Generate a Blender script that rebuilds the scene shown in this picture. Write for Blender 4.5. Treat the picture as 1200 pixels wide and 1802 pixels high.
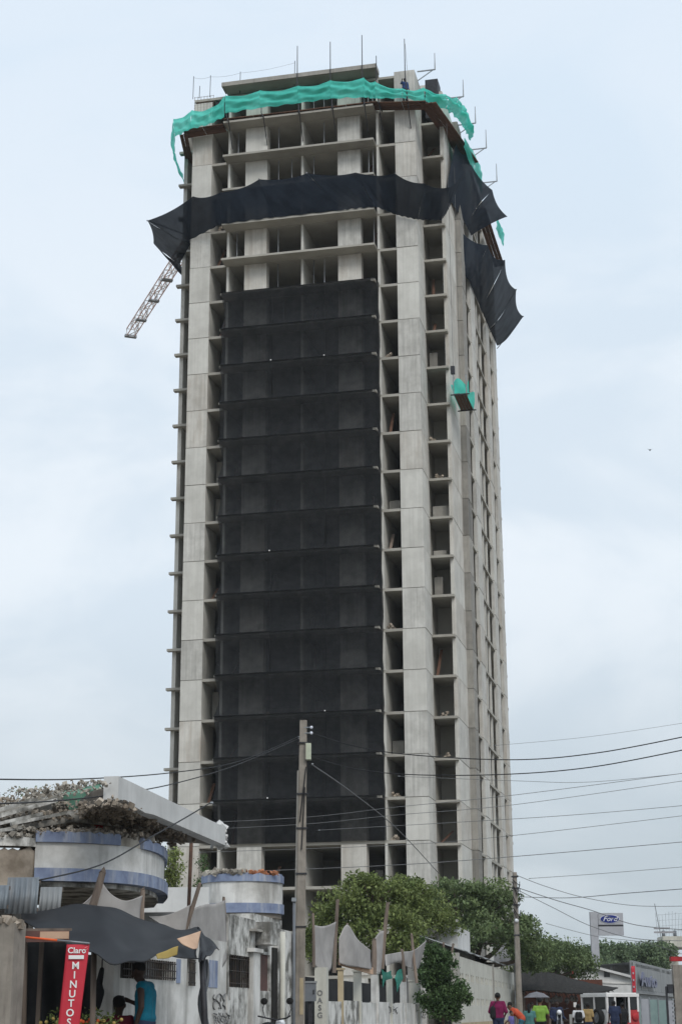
import bpy, math, random
import numpy as np
from math import sin, cos, pi, radians, sqrt, atan2, floor
from mathutils import Vector, Matrix
random.seed(7); RNG = np.random.default_rng(11)
scene = bpy.context.scene
for o in list(bpy.data.objects): bpy.data.objects.remove(o)
col = scene.collection

# ------------------------------------------------------------------ camera
CAM_H = 1.2
FPX = 2931.444; PITCH = radians(16.7811); ROLL = 0.0053          # focal length in pixels of a 1802 px high picture
fw = Vector((0, cos(PITCH), sin(PITCH))); up0 = Vector((0, -sin(PITCH), cos(PITCH))); rt0 = Vector((1, 0, 0))
rt = rt0 * cos(ROLL) - up0 * sin(ROLL); up = up0 * cos(ROLL) + rt0 * sin(ROLL)
CC = Vector((0, 0, CAM_H))
cam = bpy.data.cameras.new('camera'); cam.sensor_fit = 'VERTICAL'; cam.sensor_height = 36; cam.sensor_width = 24
cam.lens = FPX / 1802 * 36; cam.clip_start = 0.1; cam.clip_end = 9000
camo = bpy.data.objects.new('camera', cam); col.objects.link(camo)
M = Matrix.Identity(4)
for i in range(3):
    M[i][0] = rt[i]; M[i][1] = up[i]; M[i][2] = -fw[i]; M[i][3] = CC[i]
camo.matrix_world = M; scene.camera = camo

# ------------------------------------------------------------------ sky, sun, exposure
SUN_EL, SUN_AZ = radians(42), radians(160)      # azimuth clockwise from the viewing direction: behind the camera, a little right
w = bpy.data.worlds.new('World'); scene.world = w; w.use_nodes = True
nt = w.node_tree; nt.nodes.clear()
def wn(t, **k):
    n = nt.nodes.new(t)
    for a, b in k.items(): setattr(n, a, b)
    return n
wout = wn('ShaderNodeOutputWorld')
sky = wn('ShaderNodeTexSky', sky_type='NISHITA', sun_disc=False, sun_elevation=SUN_EL, sun_rotation=SUN_AZ, air_density=1.0, dust_density=2.0)
bg1 = wn('ShaderNodeBackground'); bg1.inputs[1].default_value = 0.13
nt.links.new(sky.outputs[0], bg1.inputs[0])
tc = wn('ShaderNodeTexCoord')
mp = wn('ShaderNodeMapping'); mp.inputs['Scale'].default_value = (1, 1, 2.0); mp.inputs['Location'].default_value = (0.35, 0.2, 0.62)
nt.links.new(tc.outputs['Generated'], mp.inputs[0])
n1 = wn('ShaderNodeTexNoise'); n1.inputs['Scale'].default_value = 4.2; n1.inputs['Detail'].default_value = 8; n1.inputs['Roughness'].default_value = .52; n1.inputs['Distortion'].default_value = .5
nt.links.new(mp.outputs[0], n1.inputs['Vector'])
r1 = wn('ShaderNodeValToRGB'); r1.color_ramp.interpolation = 'EASE'
r1.color_ramp.elements[0].position = .42; r1.color_ramp.elements[0].color = (0, 0, 0, 1)
r1.color_ramp.elements[1].position = .62; r1.color_ramp.elements[1].color = (1, 1, 1, 1)
nt.links.new(n1.outputs[0], r1.inputs[0])
sx_ = wn('ShaderNodeSeparateXYZ'); nt.links.new(tc.outputs['Generated'], sx_.inputs[0])
r2 = wn('ShaderNodeValToRGB'); r2.color_ramp.interpolation = 'EASE'          # the thin overcast itself: greyer towards the horizon, bluer higher up
r2.color_ramp.elements[0].position = .06; r2.color_ramp.elements[0].color = (.475, .54, .59, 1)
r2.color_ramp.elements[1].position = .58; r2.color_ramp.elements[1].color = (.645, .755, .865, 1)
e_ = r2.color_ramp.elements.new(.27); e_.color = (.645, .73, .81, 1)
nt.links.new(sx_.outputs[2], r2.inputs[0])
r3 = wn('ShaderNodeValToRGB'); r3.color_ramp.interpolation = 'EASE'          # the paler cloud banks
r3.color_ramp.elements[0].position = .06; r3.color_ramp.elements[0].color = (.58, .64, .685, 1)
r3.color_ramp.elements[1].position = .58; r3.color_ramp.elements[1].color = (.69, .78, .875, 1)
e_ = r3.color_ramp.elements.new(.27); e_.color = (.77, .83, .885, 1)
nt.links.new(sx_.outputs[2], r3.inputs[0])
mc = wn('ShaderNodeMix', data_type='RGBA'); nt.links.new(r1.outputs[0], mc.inputs[0]); nt.links.new(r2.outputs[0], mc.inputs[6]); nt.links.new(r3.outputs[0], mc.inputs[7])
bg2 = wn('ShaderNodeBackground'); bg2.inputs[1].default_value = 1.0
nt.links.new(mc.outputs[2], bg2.inputs[0])
mx = wn('ShaderNodeMixShader'); mx.inputs[0].default_value = .94
nt.links.new(bg1.outputs[0], mx.inputs[1]); nt.links.new(bg2.outputs[0], mx.inputs[2]); nt.links.new(mx.outputs[0], wout.inputs[0])
sl = bpy.data.lights.new('sun', 'SUN'); sl.energy = 1.5; sl.angle = radians(22); sl.color = (1, .96, .9)
so = bpy.data.objects.new('sun', sl); col.objects.link(so)
sd = Vector((sin(SUN_AZ) * cos(SUN_EL), cos(SUN_AZ) * cos(SUN_EL), sin(SUN_EL)))
so.rotation_euler = (-sd).to_track_quat('-Z', 'Y').to_euler()
vs = scene.view_settings; vs.view_transform = 'Standard'; vs.look = 'None'; vs.exposure = 0.2; vs.gamma = 1.0; vs.use_curve_mapping = False

# ------------------------------------------------------------------ helpers
def ray(x, y):                     # direction through a pixel of the 1200 x 1802 photograph
    return rt * ((x - 600) / FPX) - up * ((y - 901) / FPX) + fw
def at(x, y, Y):                   # point of the place Y metres ahead of the camera
    d = ray(x, y); return CC + d * (Y / d.y)
def onplane(x, y, P0, n):
    d = ray(x, y); return CC + d * ((Vector(P0) - CC).dot(n) / d.dot(n))
def proj(P):
    d = Vector(P) - CC; k = FPX / d.dot(fw); return 600 + d.dot(rt) * k, 901 - d.dot(up) * k

MATS = {}
def lin(h):
    h = h.lstrip('#'); c = [int(h[i:i + 2], 16) / 255 for i in (0, 2, 4)]
    return tuple(((v + .055) / 1.055) ** 2.4 if v > .04045 else v / 12.92 for v in c)
def mat(name, c, c2=None, scale=2.0, rough=.85, bump=.0, streak=0.0, streak_c=(.06, .055, .05), trans=0.0, transl=0.0, island=0.0, rnd=0.0, metal=0.0, detail=6, stretch=(1, 1, 1), streak_scale=3.0, spec=.25, contrast=(.35, .65), board=0.0):
    m = bpy.data.materials.new(name); m.use_nodes = True; t = m.node_tree; t.nodes.clear(); L = t.links.new
    def N(ty, **k):
        n = t.nodes.new(ty)
        for a, b in k.items(): setattr(n, a, b)
        return n
    out = N('ShaderNodeOutputMaterial'); b = N('ShaderNodeBsdfPrincipled')
    b.inputs['Roughness'].default_value = rough; b.inputs['Metallic'].default_value = metal; b.inputs['Specular IOR Level'].default_value = spec
    tcn = N('ShaderNodeTexCoord'); oi = N('ShaderNodeObjectInfo')
    cb = N('ShaderNodeCombineXYZ'); mul = N('ShaderNodeMath', operation='MULTIPLY'); mul.inputs[1].default_value = 37.0
    L(oi.outputs['Random'], mul.inputs[0]); L(mul.outputs[0], cb.inputs[0]); L(mul.outputs[0], cb.inputs[1])
    add = N('ShaderNodeVectorMath', operation='ADD'); L(tcn.outputs['Object'], add.inputs[0]); L(cb.outputs[0], add.inputs[1])
    mpn = N('ShaderNodeMapping'); mpn.inputs['Scale'].default_value = stretch; L(add.outputs[0], mpn.inputs[0])
    ns = N('ShaderNodeTexNoise'); ns.inputs['Scale'].default_value = scale; ns.inputs['Detail'].default_value = detail; ns.inputs['Roughness'].default_value = .62
    L(mpn.outputs[0], ns.inputs['Vector'])
    rp = N('ShaderNodeValToRGB'); rp.color_ramp.elements[0].position = contrast[0]; rp.color_ramp.elements[1].position = contrast[1]
    c2 = c2 or tuple(v * .72 for v in c)
    rp.color_ramp.elements[0].color = (*c2, 1); rp.color_ramp.elements[1].color = (*c, 1)
    L(ns.outputs[0], rp.inputs[0]); cur = rp.outputs[0]
    if streak > 0:
        m2 = N('ShaderNodeMapping'); m2.inputs['Scale'].default_value = (streak_scale, streak_scale, streak_scale * .14); L(add.outputs[0], m2.inputs[0])
        n2 = N('ShaderNodeTexNoise'); n2.inputs['Scale'].default_value = 1.6; n2.inputs['Detail'].default_value = 5; n2.inputs['Roughness'].default_value = .6; L(m2.outputs[0], n2.inputs['Vector'])
        r2 = N('ShaderNodeValToRGB'); r2.color_ramp.elements[0].position = .5; r2.color_ramp.elements[1].position = .72
        r2.color_ramp.elements[0].color = (0, 0, 0, 1); r2.color_ramp.elements[1].color = (streak, streak, streak, 1); L(n2.outputs[0], r2.inputs[0])
        mixn = N('ShaderNodeMix', data_type='RGBA'); L(r2.outputs[0], mixn.inputs[0]); L(cur, mixn.inputs[6]); mixn.inputs[7].default_value = (*streak_c, 1); cur = mixn.outputs[2]
    if board > 0:
        wv = N('ShaderNodeTexNoise'); wv.inputs['Scale'].default_value = 1.0; wv.inputs['Detail'].default_value = 3
        m3 = N('ShaderNodeMapping'); m3.inputs['Scale'].default_value = (7, 7, .12); L(add.outputs[0], m3.inputs[0]); L(m3.outputs[0], wv.inputs['Vector'])
        mr = N('ShaderNodeMapRange'); mr.inputs[1].default_value = .3; mr.inputs[2].default_value = .7; mr.inputs[3].default_value = 1 - board; mr.inputs[4].default_value = 1 + board * .4; L(wv.outputs[0], mr.inputs[0])
        mm = N('ShaderNodeVectorMath', operation='SCALE'); L(cur, mm.inputs[0]); L(mr.outputs[0], mm.inputs['Scale']); cur = mm.outputs[0]
    if rnd > 0:
        mr = N('ShaderNodeMapRange'); mr.inputs[3].default_value = 1 - rnd; mr.inputs[4].default_value = 1 + rnd * .6; L(oi.outputs['Random'], mr.inputs[0])
        mm = N('ShaderNodeVectorMath', operation='SCALE'); L(cur, mm.inputs[0]); L(mr.outputs[0], mm.inputs['Scale']); cur = mm.outputs[0]
    if island > 0:
        ge = N('ShaderNodeNewGeometry'); mr = N('ShaderNodeMapRange'); mr.inputs[3].default_value = 1 - island; mr.inputs[4].default_value = 1 + island; L(ge.outputs['Random Per Island'], mr.inputs[0])
        mm = N('ShaderNodeVectorMath', operation='SCALE'); L(cur, mm.inputs[0]); L(mr.outputs[0], mm.inputs['Scale']); cur = mm.outputs[0]
    L(cur, b.inputs['Base Color'])
    if bump > 0:
        bp = N('ShaderNodeBump'); bp.inputs['Strength'].default_value = bump; bp.inputs['Distance'].default_value = .03; L(ns.outputs[0], bp.inputs['Height']); L(bp.outputs[0], b.inputs['Normal'])
    sh = b.outputs[0]
    if transl > 0:
        tl = N('ShaderNodeBsdfTranslucent'); L(cur, tl.inputs[0]); ms = N('ShaderNodeMixShader'); ms.inputs[0].default_value = transl; L(sh, ms.inputs[1]); L(tl.outputs[0], ms.inputs[2]); sh = ms.outputs[0]
    if trans > 0:
        tp = N('ShaderNodeBsdfTransparent'); ms = N('ShaderNodeMixShader')
        mr = N('ShaderNodeMapRange'); mr.inputs[1].default_value = .3; mr.inputs[2].default_value = .7; mr.inputs[3].default_value = trans * .75; mr.inputs[4].default_value = trans * 1.25; L(ns.outputs[0], mr.inputs[0]); L(mr.outputs[0], ms.inputs[0])
        L(sh, ms.inputs[1]); L(tp.outputs[0], ms.inputs[2]); sh = ms.outputs[0]
    L(sh, out.inputs[0]); MATS[name] = m; return m

class MB:
    def __init__(s): s.v = []; s.f = []
    def add(s, vs, fs):
        n = len(s.v); s.v += [tuple(p) for p in vs]; s.f += [tuple(i + n for i in f) for f in fs]; return s
    def box(s, x0, x1, y0, y1, z0, z1, mtx=None):
        vs = [Vector((x, y, z)) for z in (z0, z1) for y in (y0, y1) for x in (x0, x1)]
        if mtx is not None: vs = [mtx @ p for p in vs]
        return s.add(vs, [(0, 2, 3, 1), (4, 5, 7, 6), (0, 1, 5, 4), (2, 6, 7, 3), (0, 4, 6, 2), (1, 3, 7, 5)])
    def bar(s, a, b, w, h, upv=(0, 0, 1)):          # rectangular bar from a to b
        a, b = Vector(a), Vector(b); d = (b - a).normalized(); u = Vector(upv)
        if abs(d.dot(u)) > .95: u = Vector((0, 1, 0))
        x = d.cross(u).normalized(); z = x.cross(d)
        vs = [p + x * (i * w / 2) + z * (j * h / 2) for p in (a, b) for i, j in ((-1, -1), (1, -1), (1, 1), (-1, 1))]
        return s.add(vs, [(0, 1, 2, 3), (7, 6, 5, 4), (0, 4, 5, 1), (1, 5, 6, 2), (2, 6, 7, 3), (3, 7, 4, 0)])
    def tube(s, pts, rad, n=8, cap=True):
        pts = [Vector(p) for p in pts]; rad = rad if hasattr(rad, '__len__') else [rad] * len(pts); base = len(s.v); px = None
        for i, p in enumerate(pts):
            d = (pts[min(i + 1, len(pts) - 1)] - pts[max(i - 1, 0)]).normalized()
            if px is None:
                px = d.cross(Vector((0, 0, 1)) if abs(d.z) < .9 else Vector((1, 0, 0))).normalized()
            else: px = (px - d * px.dot(d)).normalized()
            py = d.cross(px)
            for k in range(n):
                a = 2 * pi * k / n; s.v.append(tuple(p + (px * cos(a) + py * sin(a)) * rad[i]))
        for i in range(len(pts) - 1):
            for k in range(n):
                a = base + i * n + k; b2 = base + i * n + (k + 1) % n; s.f.append((a, b2, b2 + n, a + n))
        if cap:
            s.f.append(tuple(base + k for k in reversed(range(n)))); s.f.append(tuple(base + (len(pts) - 1) * n + k for k in range(n)))
        return s
    def prism(s, poly, z0, z1):
        n = len(poly); vs = [(x, y, z0) for x, y in poly] + [(x, y, z1) for x, y in poly]
        return s.add(vs, [tuple(reversed(range(n))), tuple(range(n, 2 * n))] + [(i, (i + 1) % n, (i + 1) % n + n, i + n) for i in range(n)])
    def grid(s, fn, nu, nv):
        vs = [fn(i / nu, j / nv) for j in range(nv + 1) for i in range(nu + 1)]
        return s.add(vs, [(j * (nu + 1) + i, j * (nu + 1) + i + 1, (j + 1) * (nu + 1) + i + 1, (j + 1) * (nu + 1) + i) for j in range(nv) for i in range(nu)])
    def sheet(s, fn, nu, nv, th=.01):               # cloth with thickness
        P = [[Vector(fn(i / nu, j / nv)) for i in range(nu + 1)] for j in range(nv + 1)]
        top = []; bot = []
        for j in range(nv + 1):
            for i in range(nu + 1):
                a = P[j][min(i + 1, nu)] - P[j][max(i - 1, 0)]; b2 = P[min(j + 1, nv)][i] - P[max(j - 1, 0)][i]; n = a.cross(b2)
                n = n.normalized() * th / 2 if n.length > 1e-9 else Vector((0, 0, th / 2))
                top.append(P[j][i] + n); bot.append(P[j][i] - n)
        W = nu + 1; K = len(top)
        fs = [(j * W + i, j * W + i + 1, (j + 1) * W + i + 1, (j + 1) * W + i) for j in range(nv) for i in range(nu)]
        fs2 = [tuple(K + q for q in reversed(f)) for f in fs]; ed = []
        for i in range(nu): ed += [(i + 1, i, K + i, K + i + 1), (nv * W + i, nv * W + i + 1, K + nv * W + i + 1, K + nv * W + i)]
        for j in range(nv): ed += [(j * W, (j + 1) * W, K + (j + 1) * W, K + j * W), ((j + 1) * W + nu, j * W + nu, K + j * W + nu, K + (j + 1) * W + nu)]
        return s.add(top + bot, fs + fs2 + ed)
    def chunk(s, c, r, sq=(1, 1, 1)):               # a broken lump
        c = Vector(c); q = Matrix.Rotation(random.uniform(0, 6.3), 3, Vector((random.uniform(-1, 1), random.uniform(-1, 1), random.uniform(-1, 1.01))).normalized())
        vs = [c + q @ Vector((x * sq[0], y * sq[1], z * sq[2])) * r * random.uniform(.6, 1.15) for z in (-.7, .7) for y in (-.7, .7) for x in (-.7, .7)]
        return s.add(vs, [(0, 2, 3, 1), (4, 5, 7, 6), (0, 1, 5, 4), (2, 6, 7, 3), (0, 4, 6, 2), (1, 3, 7, 5)])
    def ball(s, c, r, n=8, m=6):
        c = Vector(c); r = r if hasattr(r, '__len__') else (r, r, r)
        vs = [c + Vector((0, 0, -r[2]))]
        for j in range(1, m):
            t = -pi / 2 + pi * j / m
            vs += [c + Vector((r[0] * cos(t) * cos(2 * pi * i / n), r[1] * cos(t) * sin(2 * pi * i / n), r[2] * sin(t))) for i in range(n)]
        vs.append(c + Vector((0, 0, r[2]))); fs = [(0, 1 + (i + 1) % n, 1 + i) for i in range(n)]
        for j in range(m - 2):
            for i in range(n): a = 1 + j * n + i; b2 = 1 + j * n + (i + 1) % n; fs.append((a, b2, b2 + n, a + n))
        k = 1 + (m - 2) * n; fs += [(k + i, k + (i + 1) % n, len(vs) - 1) for i in range(n)]
        return s.add(vs, fs)
    def cap(s, a, b, ra, rb, n=10):                 # closed tapered capsule
        a, b = Vector(a), Vector(b); d = b - a; L = d.length
        if L < 1e-6: return s.ball(a, ra, n, 6)
        d = d / L; px = d.cross(Vector((0, 0, 1)) if abs(d.z) < .9 else Vector((1, 0, 0))).normalized(); py = d.cross(px)
        rings = []
        for k in range(1, 4): t = pi / 2 * k / 4; rings.append((a - d * ra * cos(t), ra * sin(t)))
        rings += [(a, ra), (b, rb)]
        for k in (3, 2, 1): t = pi / 2 * k / 4; rings.append((b + d * rb * cos(t), rb * sin(t)))
        vs = [a - d * ra]
        for c, r in rings: vs += [c + (px * cos(2 * pi * i / n) + py * sin(2 * pi * i / n)) * r for i in range(n)]
        vs.append(b + d * rb); m = len(rings); fs = [(0, 1 + (i + 1) % n, 1 + i) for i in range(n)]
        for j in range(m - 1):
            for i in range(n): q = 1 + j * n + i; q2 = 1 + j * n + (i + 1) % n; fs.append((q, q2, q2 + n, q + n))
        k = 1 + (m - 1) * n; fs += [(k + i, k + (i + 1) % n, len(vs) - 1) for i in range(n)]
        return s.add(vs, fs)
    def mesh(s, name, m, smooth=False):
        me = bpy.data.meshes.new(name); me.from_pydata([tuple(v) for v in s.v], [], s.f); me.update()
        if m is not None: me.materials.append(MATS[m] if isinstance(m, str) else m)
        if smooth: me.polygons.foreach_set('use_smooth', [True] * len(me.polygons))
        return me
    def build(s, name, m, parent=None, smooth=False, loc=None, stuff=False):
        return link(name, s.mesh(name, m, smooth), parent, loc, stuff)
def link(name, me, parent=None, loc=None, stuff=False):
    o = bpy.data.objects.new(name, me); col.objects.link(o)
    if parent is not None: o.parent = parent
    if loc is not None: o.location = loc
    if stuff: o['kind'] = 'stuff'
    return o
def tag(o, label, cat, group=None):
    o['label'] = label; o['category'] = cat
    if group: o['group'] = group
    return o
def thing(name, label, cat, loc=(0, 0, 0), rz=0, group=None):
    o = bpy.data.objects.new(name, None); col.objects.link(o); o.location = loc; o.rotation_euler = (0, 0, rz); o.empty_display_size = .3
    return tag(o, label, cat, group)
def struct(o): o['kind'] = 'structure'; return o
def copy_tree(o, parent=None):
    c = o.copy(); col.objects.link(c)
    if parent is not None: c.parent = parent
    for ch in [q for q in bpy.data.objects if q.parent == o]: copy_tree(ch, c)
    return c
def relief(mb, x0, x1, z0, z1, holes, depth, y=0.0, th=.2):
    """a wall in the local xz plane facing -y with recessed openings (hx0,hx1,hz0,hz1[,depth])"""
    xs = sorted({x0, x1, *[h[0] for h in holes], *[h[1] for h in holes]}); zs = sorted({z0, z1, *[h[2] for h in holes], *[h[3] for h in holes]})
    def hole(cx, cz):
        for h in holes:
            if h[0] < cx < h[1] and h[2] < cz < h[3]: return h[4] if len(h) > 4 else depth
        return 0
    nx, nz = len(xs) - 1, len(zs) - 1
    D = [[hole((xs[i] + xs[i + 1]) / 2, (zs[j] + zs[j + 1]) / 2) for j in range(nz)] for i in range(nx)]
    q = lambda a, b, c, d: mb.add([a, b, c, d], [(0, 1, 2, 3)])
    for i in range(nx):
        for j in range(nz):
            a, b, c, d, e = xs[i], xs[i + 1], zs[j], zs[j + 1], D[i][j]
            if e < 90: q((a, y + e, c), (b, y + e, c), (b, y + e, d), (a, y + e, d))
            e = min(e, th)
            for (i2, j2, P) in ((i - 1, j, ((a, c), (a, d))), (i + 1, j, ((b, d), (b, c))), (i, j - 1, ((b, c), (a, c))), (i, j + 1, ((a, d), (b, d)))):
                o2 = D[i2][j2] if 0 <= i2 < nx and 0 <= j2 < nz else 0
                o2 = min(o2, th)
                if e > o2: (xa, za), (xb, zb) = P; q((xa, y + o2, za), (xb, y + o2, zb), (xb, y + e, zb), (xa, y + e, za))
    # back and rim
    for i in range(nx):
        for j in range(nz):
            if D[i][j] < 90: a, b, c, d = xs[i], xs[i + 1], zs[j], zs[j + 1]; e = max(th, D[i][j] + .02); q((b, y + e, c), (a, y + e, c), (a, y + e, d), (b, y + e, d))
    for a, b in ((x0, z0), (x1, z1)):
        pass
    q((x0, y, z0), (x0, y, z1), (x0, y + th, z1), (x0, y + th, z0)); q((x1, y, z1), (x1, y, z0), (x1, y + th, z0), (x1, y + th, z1))
    q((x0, y, z1), (x1, y, z1), (x1, y + th, z1), (x0, y + th, z1))
    return mb
def text_mesh(name, body, size, m, extrude=.004, align='CENTER', parent=None, shear=0.0, bold=0.0):
    c = bpy.data.curves.new(name, 'FONT'); c.body = body; c.size = size; c.extrude = extrude; c.align_x = align; c.align_y = 'CENTER'; c.shear = shear; c.offset = bold; c.resolution_u = 3
    o = bpy.data.objects.new(name + '_tmp', c); col.objects.link(o); dg = bpy.context.evaluated_depsgraph_get()
    me = bpy.data.meshes.new_from_object(o.evaluated_get(dg)); bpy.data.objects.remove(o); bpy.data.curves.remove(c)
    me.name = name; me.materials.clear(); me.materials.append(MATS[m]); return link(name, me, parent)
def smooth_path(pts, n=8):
    pts = [Vector(p) for p in pts]; out = []
    for i in range(len(pts) - 1):
        p0, p1, p2, p3 = pts[max(i - 1, 0)], pts[i], pts[i + 1], pts[min(i + 2, len(pts) - 1)]
        for k in range(n):
            t = k / n; out.append(.5 * ((2 * p1) + (p2 - p0) * t + (2 * p0 - 5 * p1 + 4 * p2 - p3) * t * t + (3 * p1 - p0 - 3 * p2 + p3) * t ** 3))
    return out + [pts[-1]]

# ------------------------------------------------------------------ materials
mat('concrete', (.61, .60, .56), (.49, .48, .445), scale=.7, rough=.9, bump=.15, streak=.16, streak_c=(.36, .34, .30), rnd=.05, board=.075, streak_scale=2.2)
mat('concrete_warm', (.605, .585, .54), (.46, .44, .40), scale=.8, rough=.9, bump=.15, streak=.5, streak_c=(.36, .30, .24), rnd=.06, board=.14, streak_scale=1.6)
mat('concrete_cool', (.585, .575, .54), (.45, .44, .41), scale=1.2, rough=.9, bump=.15, streak=.35, streak_c=(.26, .25, .23), rnd=.07, board=.16, streak_scale=3.0)
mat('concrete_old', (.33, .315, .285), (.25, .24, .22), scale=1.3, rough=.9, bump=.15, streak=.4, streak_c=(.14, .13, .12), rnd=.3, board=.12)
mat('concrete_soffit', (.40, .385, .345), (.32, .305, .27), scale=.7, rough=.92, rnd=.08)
mat('net_black', (.020, .021, .0225), (.014, .015, .0165), scale=1.5, rough=.9, trans=.20, detail=3, spec=.1)
mat('skirt_black', (.014, .022, .035), (.009, .014, .024), scale=1.2, rough=.85, trans=.035, detail=3, spec=.15)
mat('mesh_green', (.13, .80, .68), (.08, .66, .54), scale=1.6, rough=.7, trans=.06, transl=.45, detail=4)
mat('net_teal', (.05, .27, .21), (.03, .18, .14), scale=5, rough=.8, trans=.2, transl=.2)
mat('plank', (.16, .085, .055), (.09, .05, .035), scale=3, rough=.9, rnd=.3, stretch=(1, 5, 5))
mat('wood_pole', (.24, .19, .155), (.12, .095, .08), scale=6, rough=.9, rnd=.25, stretch=(1, 1, .15))
mat('steel_dark', (.05, .052, .06), (.03, .03, .033), scale=6, rough=.6, metal=.3)
mat('steel_grey', (.30, .32, .34), (.2, .21, .22), scale=6, rough=.5, metal=.4)
mat('rebar', (.17, .10, .07), (.09, .06, .05), scale=8, rough=.8)
mat('wire_black', (.02, .02, .022), scale=3, rough=.6)
mat('wire_grey', (.16, .165, .17), scale=3, rough=.6)
mat('crane_red', (.74, .50, .44), (.66, .40, .33), scale=4, rough=.6)
mat('crane_white', (.75, .74, .73), scale=4, rough=.6)
mat('plaster', (.66, .65, .625), (.40, .39, .365), scale=1.1, rough=.9, bump=.15, streak=.6, streak_c=(.15, .145, .135), streak_scale=1.9, contrast=(.36, .58))
mat('plaster_dirty', (.62, .61, .58), (.16, .155, .14), scale=2.3, rough=.93, bump=.3, streak=.9, streak_c=(.07, .068, .062), streak_scale=2.6, contrast=(.40, .56), detail=9)
mat('plaster_clean', (.62, .62, .61), (.50, .50, .49), scale=1.2, rough=.85, streak=.25, streak_c=(.3, .29, .28))
mat('paint_blue', (.24, .29, .41), (.15, .18, .27), scale=3.5, rough=.8, streak=.8, streak_c=(.42, .43, .45), streak_scale=4)
mat('rubble_mix', (.42, .39, .34), (.17, .15, .125), scale=2.4, rough=.95, island=.4, bump=.3)
mat('rubble_brown', (.36, .31, .255), (.17, .14, .11), scale=2.6, rough=.95, island=.35, bump=.3)
mat('brick_orange', (.42, .18, .09), (.28, .11, .06), scale=5, rough=.9, island=.3)
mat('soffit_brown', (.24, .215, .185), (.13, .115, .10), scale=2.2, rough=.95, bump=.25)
mat('paint_green', (.14, .30, .22), (.10, .20, .15), scale=4, rough=.85)
mat('paint_red', (.42, .03, .035), (.3, .025, .03), scale=4, rough=.7)
mat('zinc', (.24, .265, .285), (.15, .17, .19), scale=2.5, rough=.6, metal=.3, streak=.4, streak_c=(.16, .12, .09))
mat('tarp_black', (.022, .024, .028), (.013, .014, .017), scale=2.2, rough=.6, spec=.3)
mat('cloth_white', (.45, .43, .415), (.33, .315, .305), scale=2.0, rough=.95, transl=.15, streak=.3, streak_c=(.3, .28, .26))
mat('cloth_tan', (.55, .38, .27), (.45, .30, .21), scale=3, rough=.9)
mat('cloth_yellow', (.42, .32, .11), (.33, .24, .08), scale=3, rough=.9)
mat('cloth_dark', (.035, .036, .038), (.02, .021, .022), scale=2, rough=.95)
mat('banner_red', (.52, .035, .055), (.44, .028, .045), scale=2, rough=.6)
mat('white_print', (.78, .77, .76), (.72, .71, .7), scale=4, rough=.6)
mat('grey_print', (.35, .35, .37), scale=4, rough=.6)
mat('orange_paint', (.75, .13, .035), (.6, .09, .03), scale=4, rough=.6)
mat('iron_black', (.022, .022, .024), (.05, .035, .025), scale=6, rough=.7)
mat('glass_dark', (.02, .022, .025), scale=3, rough=.2, spec=.5)
mat('void_dark', (.02, .019, .018), scale=3, rough=.95)
mat('door_brown', (.13, .065, .055), (.08, .045, .04), scale=4, rough=.8, streak=.4)
mat('pole_concrete', (.29, .26, .225), (.20, .18, .155), scale=3, rough=.93, bump=.2, streak=.5, streak_c=(.12, .10, .085), streak_scale=8)
mat('cream', (.56, .55, .49), (.45, .44, .39), scale=1.5, rough=.9, streak=.4, streak_c=(.28, .26, .22))
mat('tan_wall', (.46, .38, .25), (.36, .29, .19), scale=2, rough=.9, streak=.4)
mat('asphalt', (.055, .054, .053), (.04, .04, .039), scale=8, rough=.95, bump=.1)
mat('earth', (.23, .19, .145), (.16, .135, .10), scale=.6, rough=.97, bump=.2)
mat('paving', (.30, .285, .26), (.22, .21, .19), scale=2, rough=.95, bump=.1)
mat('line_paint', (.7, .68, .6), (.5, .48, .42), scale=6, rough=.8)
mat('bark', (.13, .10, .075), (.07, .055, .042), scale=6, rough=.95, bump=.3, stretch=(1, 1, .3))
mat('leaf_a', (.21, .25, .085), (.11, .15, .05), scale=1.2, rough=.6, island=.45, transl=.3)
mat('leaf_b', (.175, .225, .095), (.105, .15, .07), scale=1.2, rough=.6, island=.4, transl=.3)
mat('leaf_c', (.15, .20, .105), (.10, .145, .08), scale=1.2, rough=.65, island=.4, transl=.25)
mat('leaf_dark', (.10, .155, .06), (.05, .09, .035), scale=1.2, rough=.6, island=.45, transl=.3)
mat('skin_dark', (.045, .026, .019), (.035, .02, .015), scale=6, rough=.6)
mat('skin_brown', (.16, .085, .055), (.13, .07, .045), scale=6, rough=.6)
mat('hair_black', (.010, .009, .009), scale=12, rough=.75)
for nm, c in dict(teal=(.006, .125, .19), maroon=(.12, .012, .025), magenta=(.17, .012, .065), orange=(.52, .09, .045), lime=(.20, .36, .06), white=(.66, .66, .68), tan=(.36, .25, .11), navy=(.025, .035, .075), black=(.016, .016, .018), mint=(.075, .19, .185), jeans=(.055, .16, .22), blue=(.03, .06, .16), grey=(.14, .14, .15), violet=(.13, .12, .32)).items():
    mat('fab_' + nm, c, tuple(v * .75 for v in c), scale=5, rough=.9)
mat('shoe', (.03, .028, .026), scale=6, rough=.7)
mat('jeep_white', (.72, .71, .70), (.62, .60, .58), scale=2, rough=.4, spec=.5)
mat('jeep_red', (.45, .03, .035), scale=2, rough=.4, spec=.5)
mat('rubber', (.02, .02, .02), scale=6, rough=.9)
mat('rim_grey', (.22, .23, .25), scale=6, rough=.5, metal=.4)
mat('sheet_grey', (.27, .28, .285), (.22, .23, .235), scale=.6, rough=.6, metal=.1)
mat('sign_grey', (.40, .41, .44), (.34, .35, .38), scale=2, rough=.5)
mat('logo_blue', (.012, .03, .22), scale=2, rough=.4)
mat('logo_white', (.72, .74, .82), scale=2, rough=.4)
mat('letter_blue', (.13, .14, .22), scale=2, rough=.4)
mat('umbrella_grey', (.17, .17, .185), (.13, .13, .14), scale=3, rough=.8)
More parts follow.
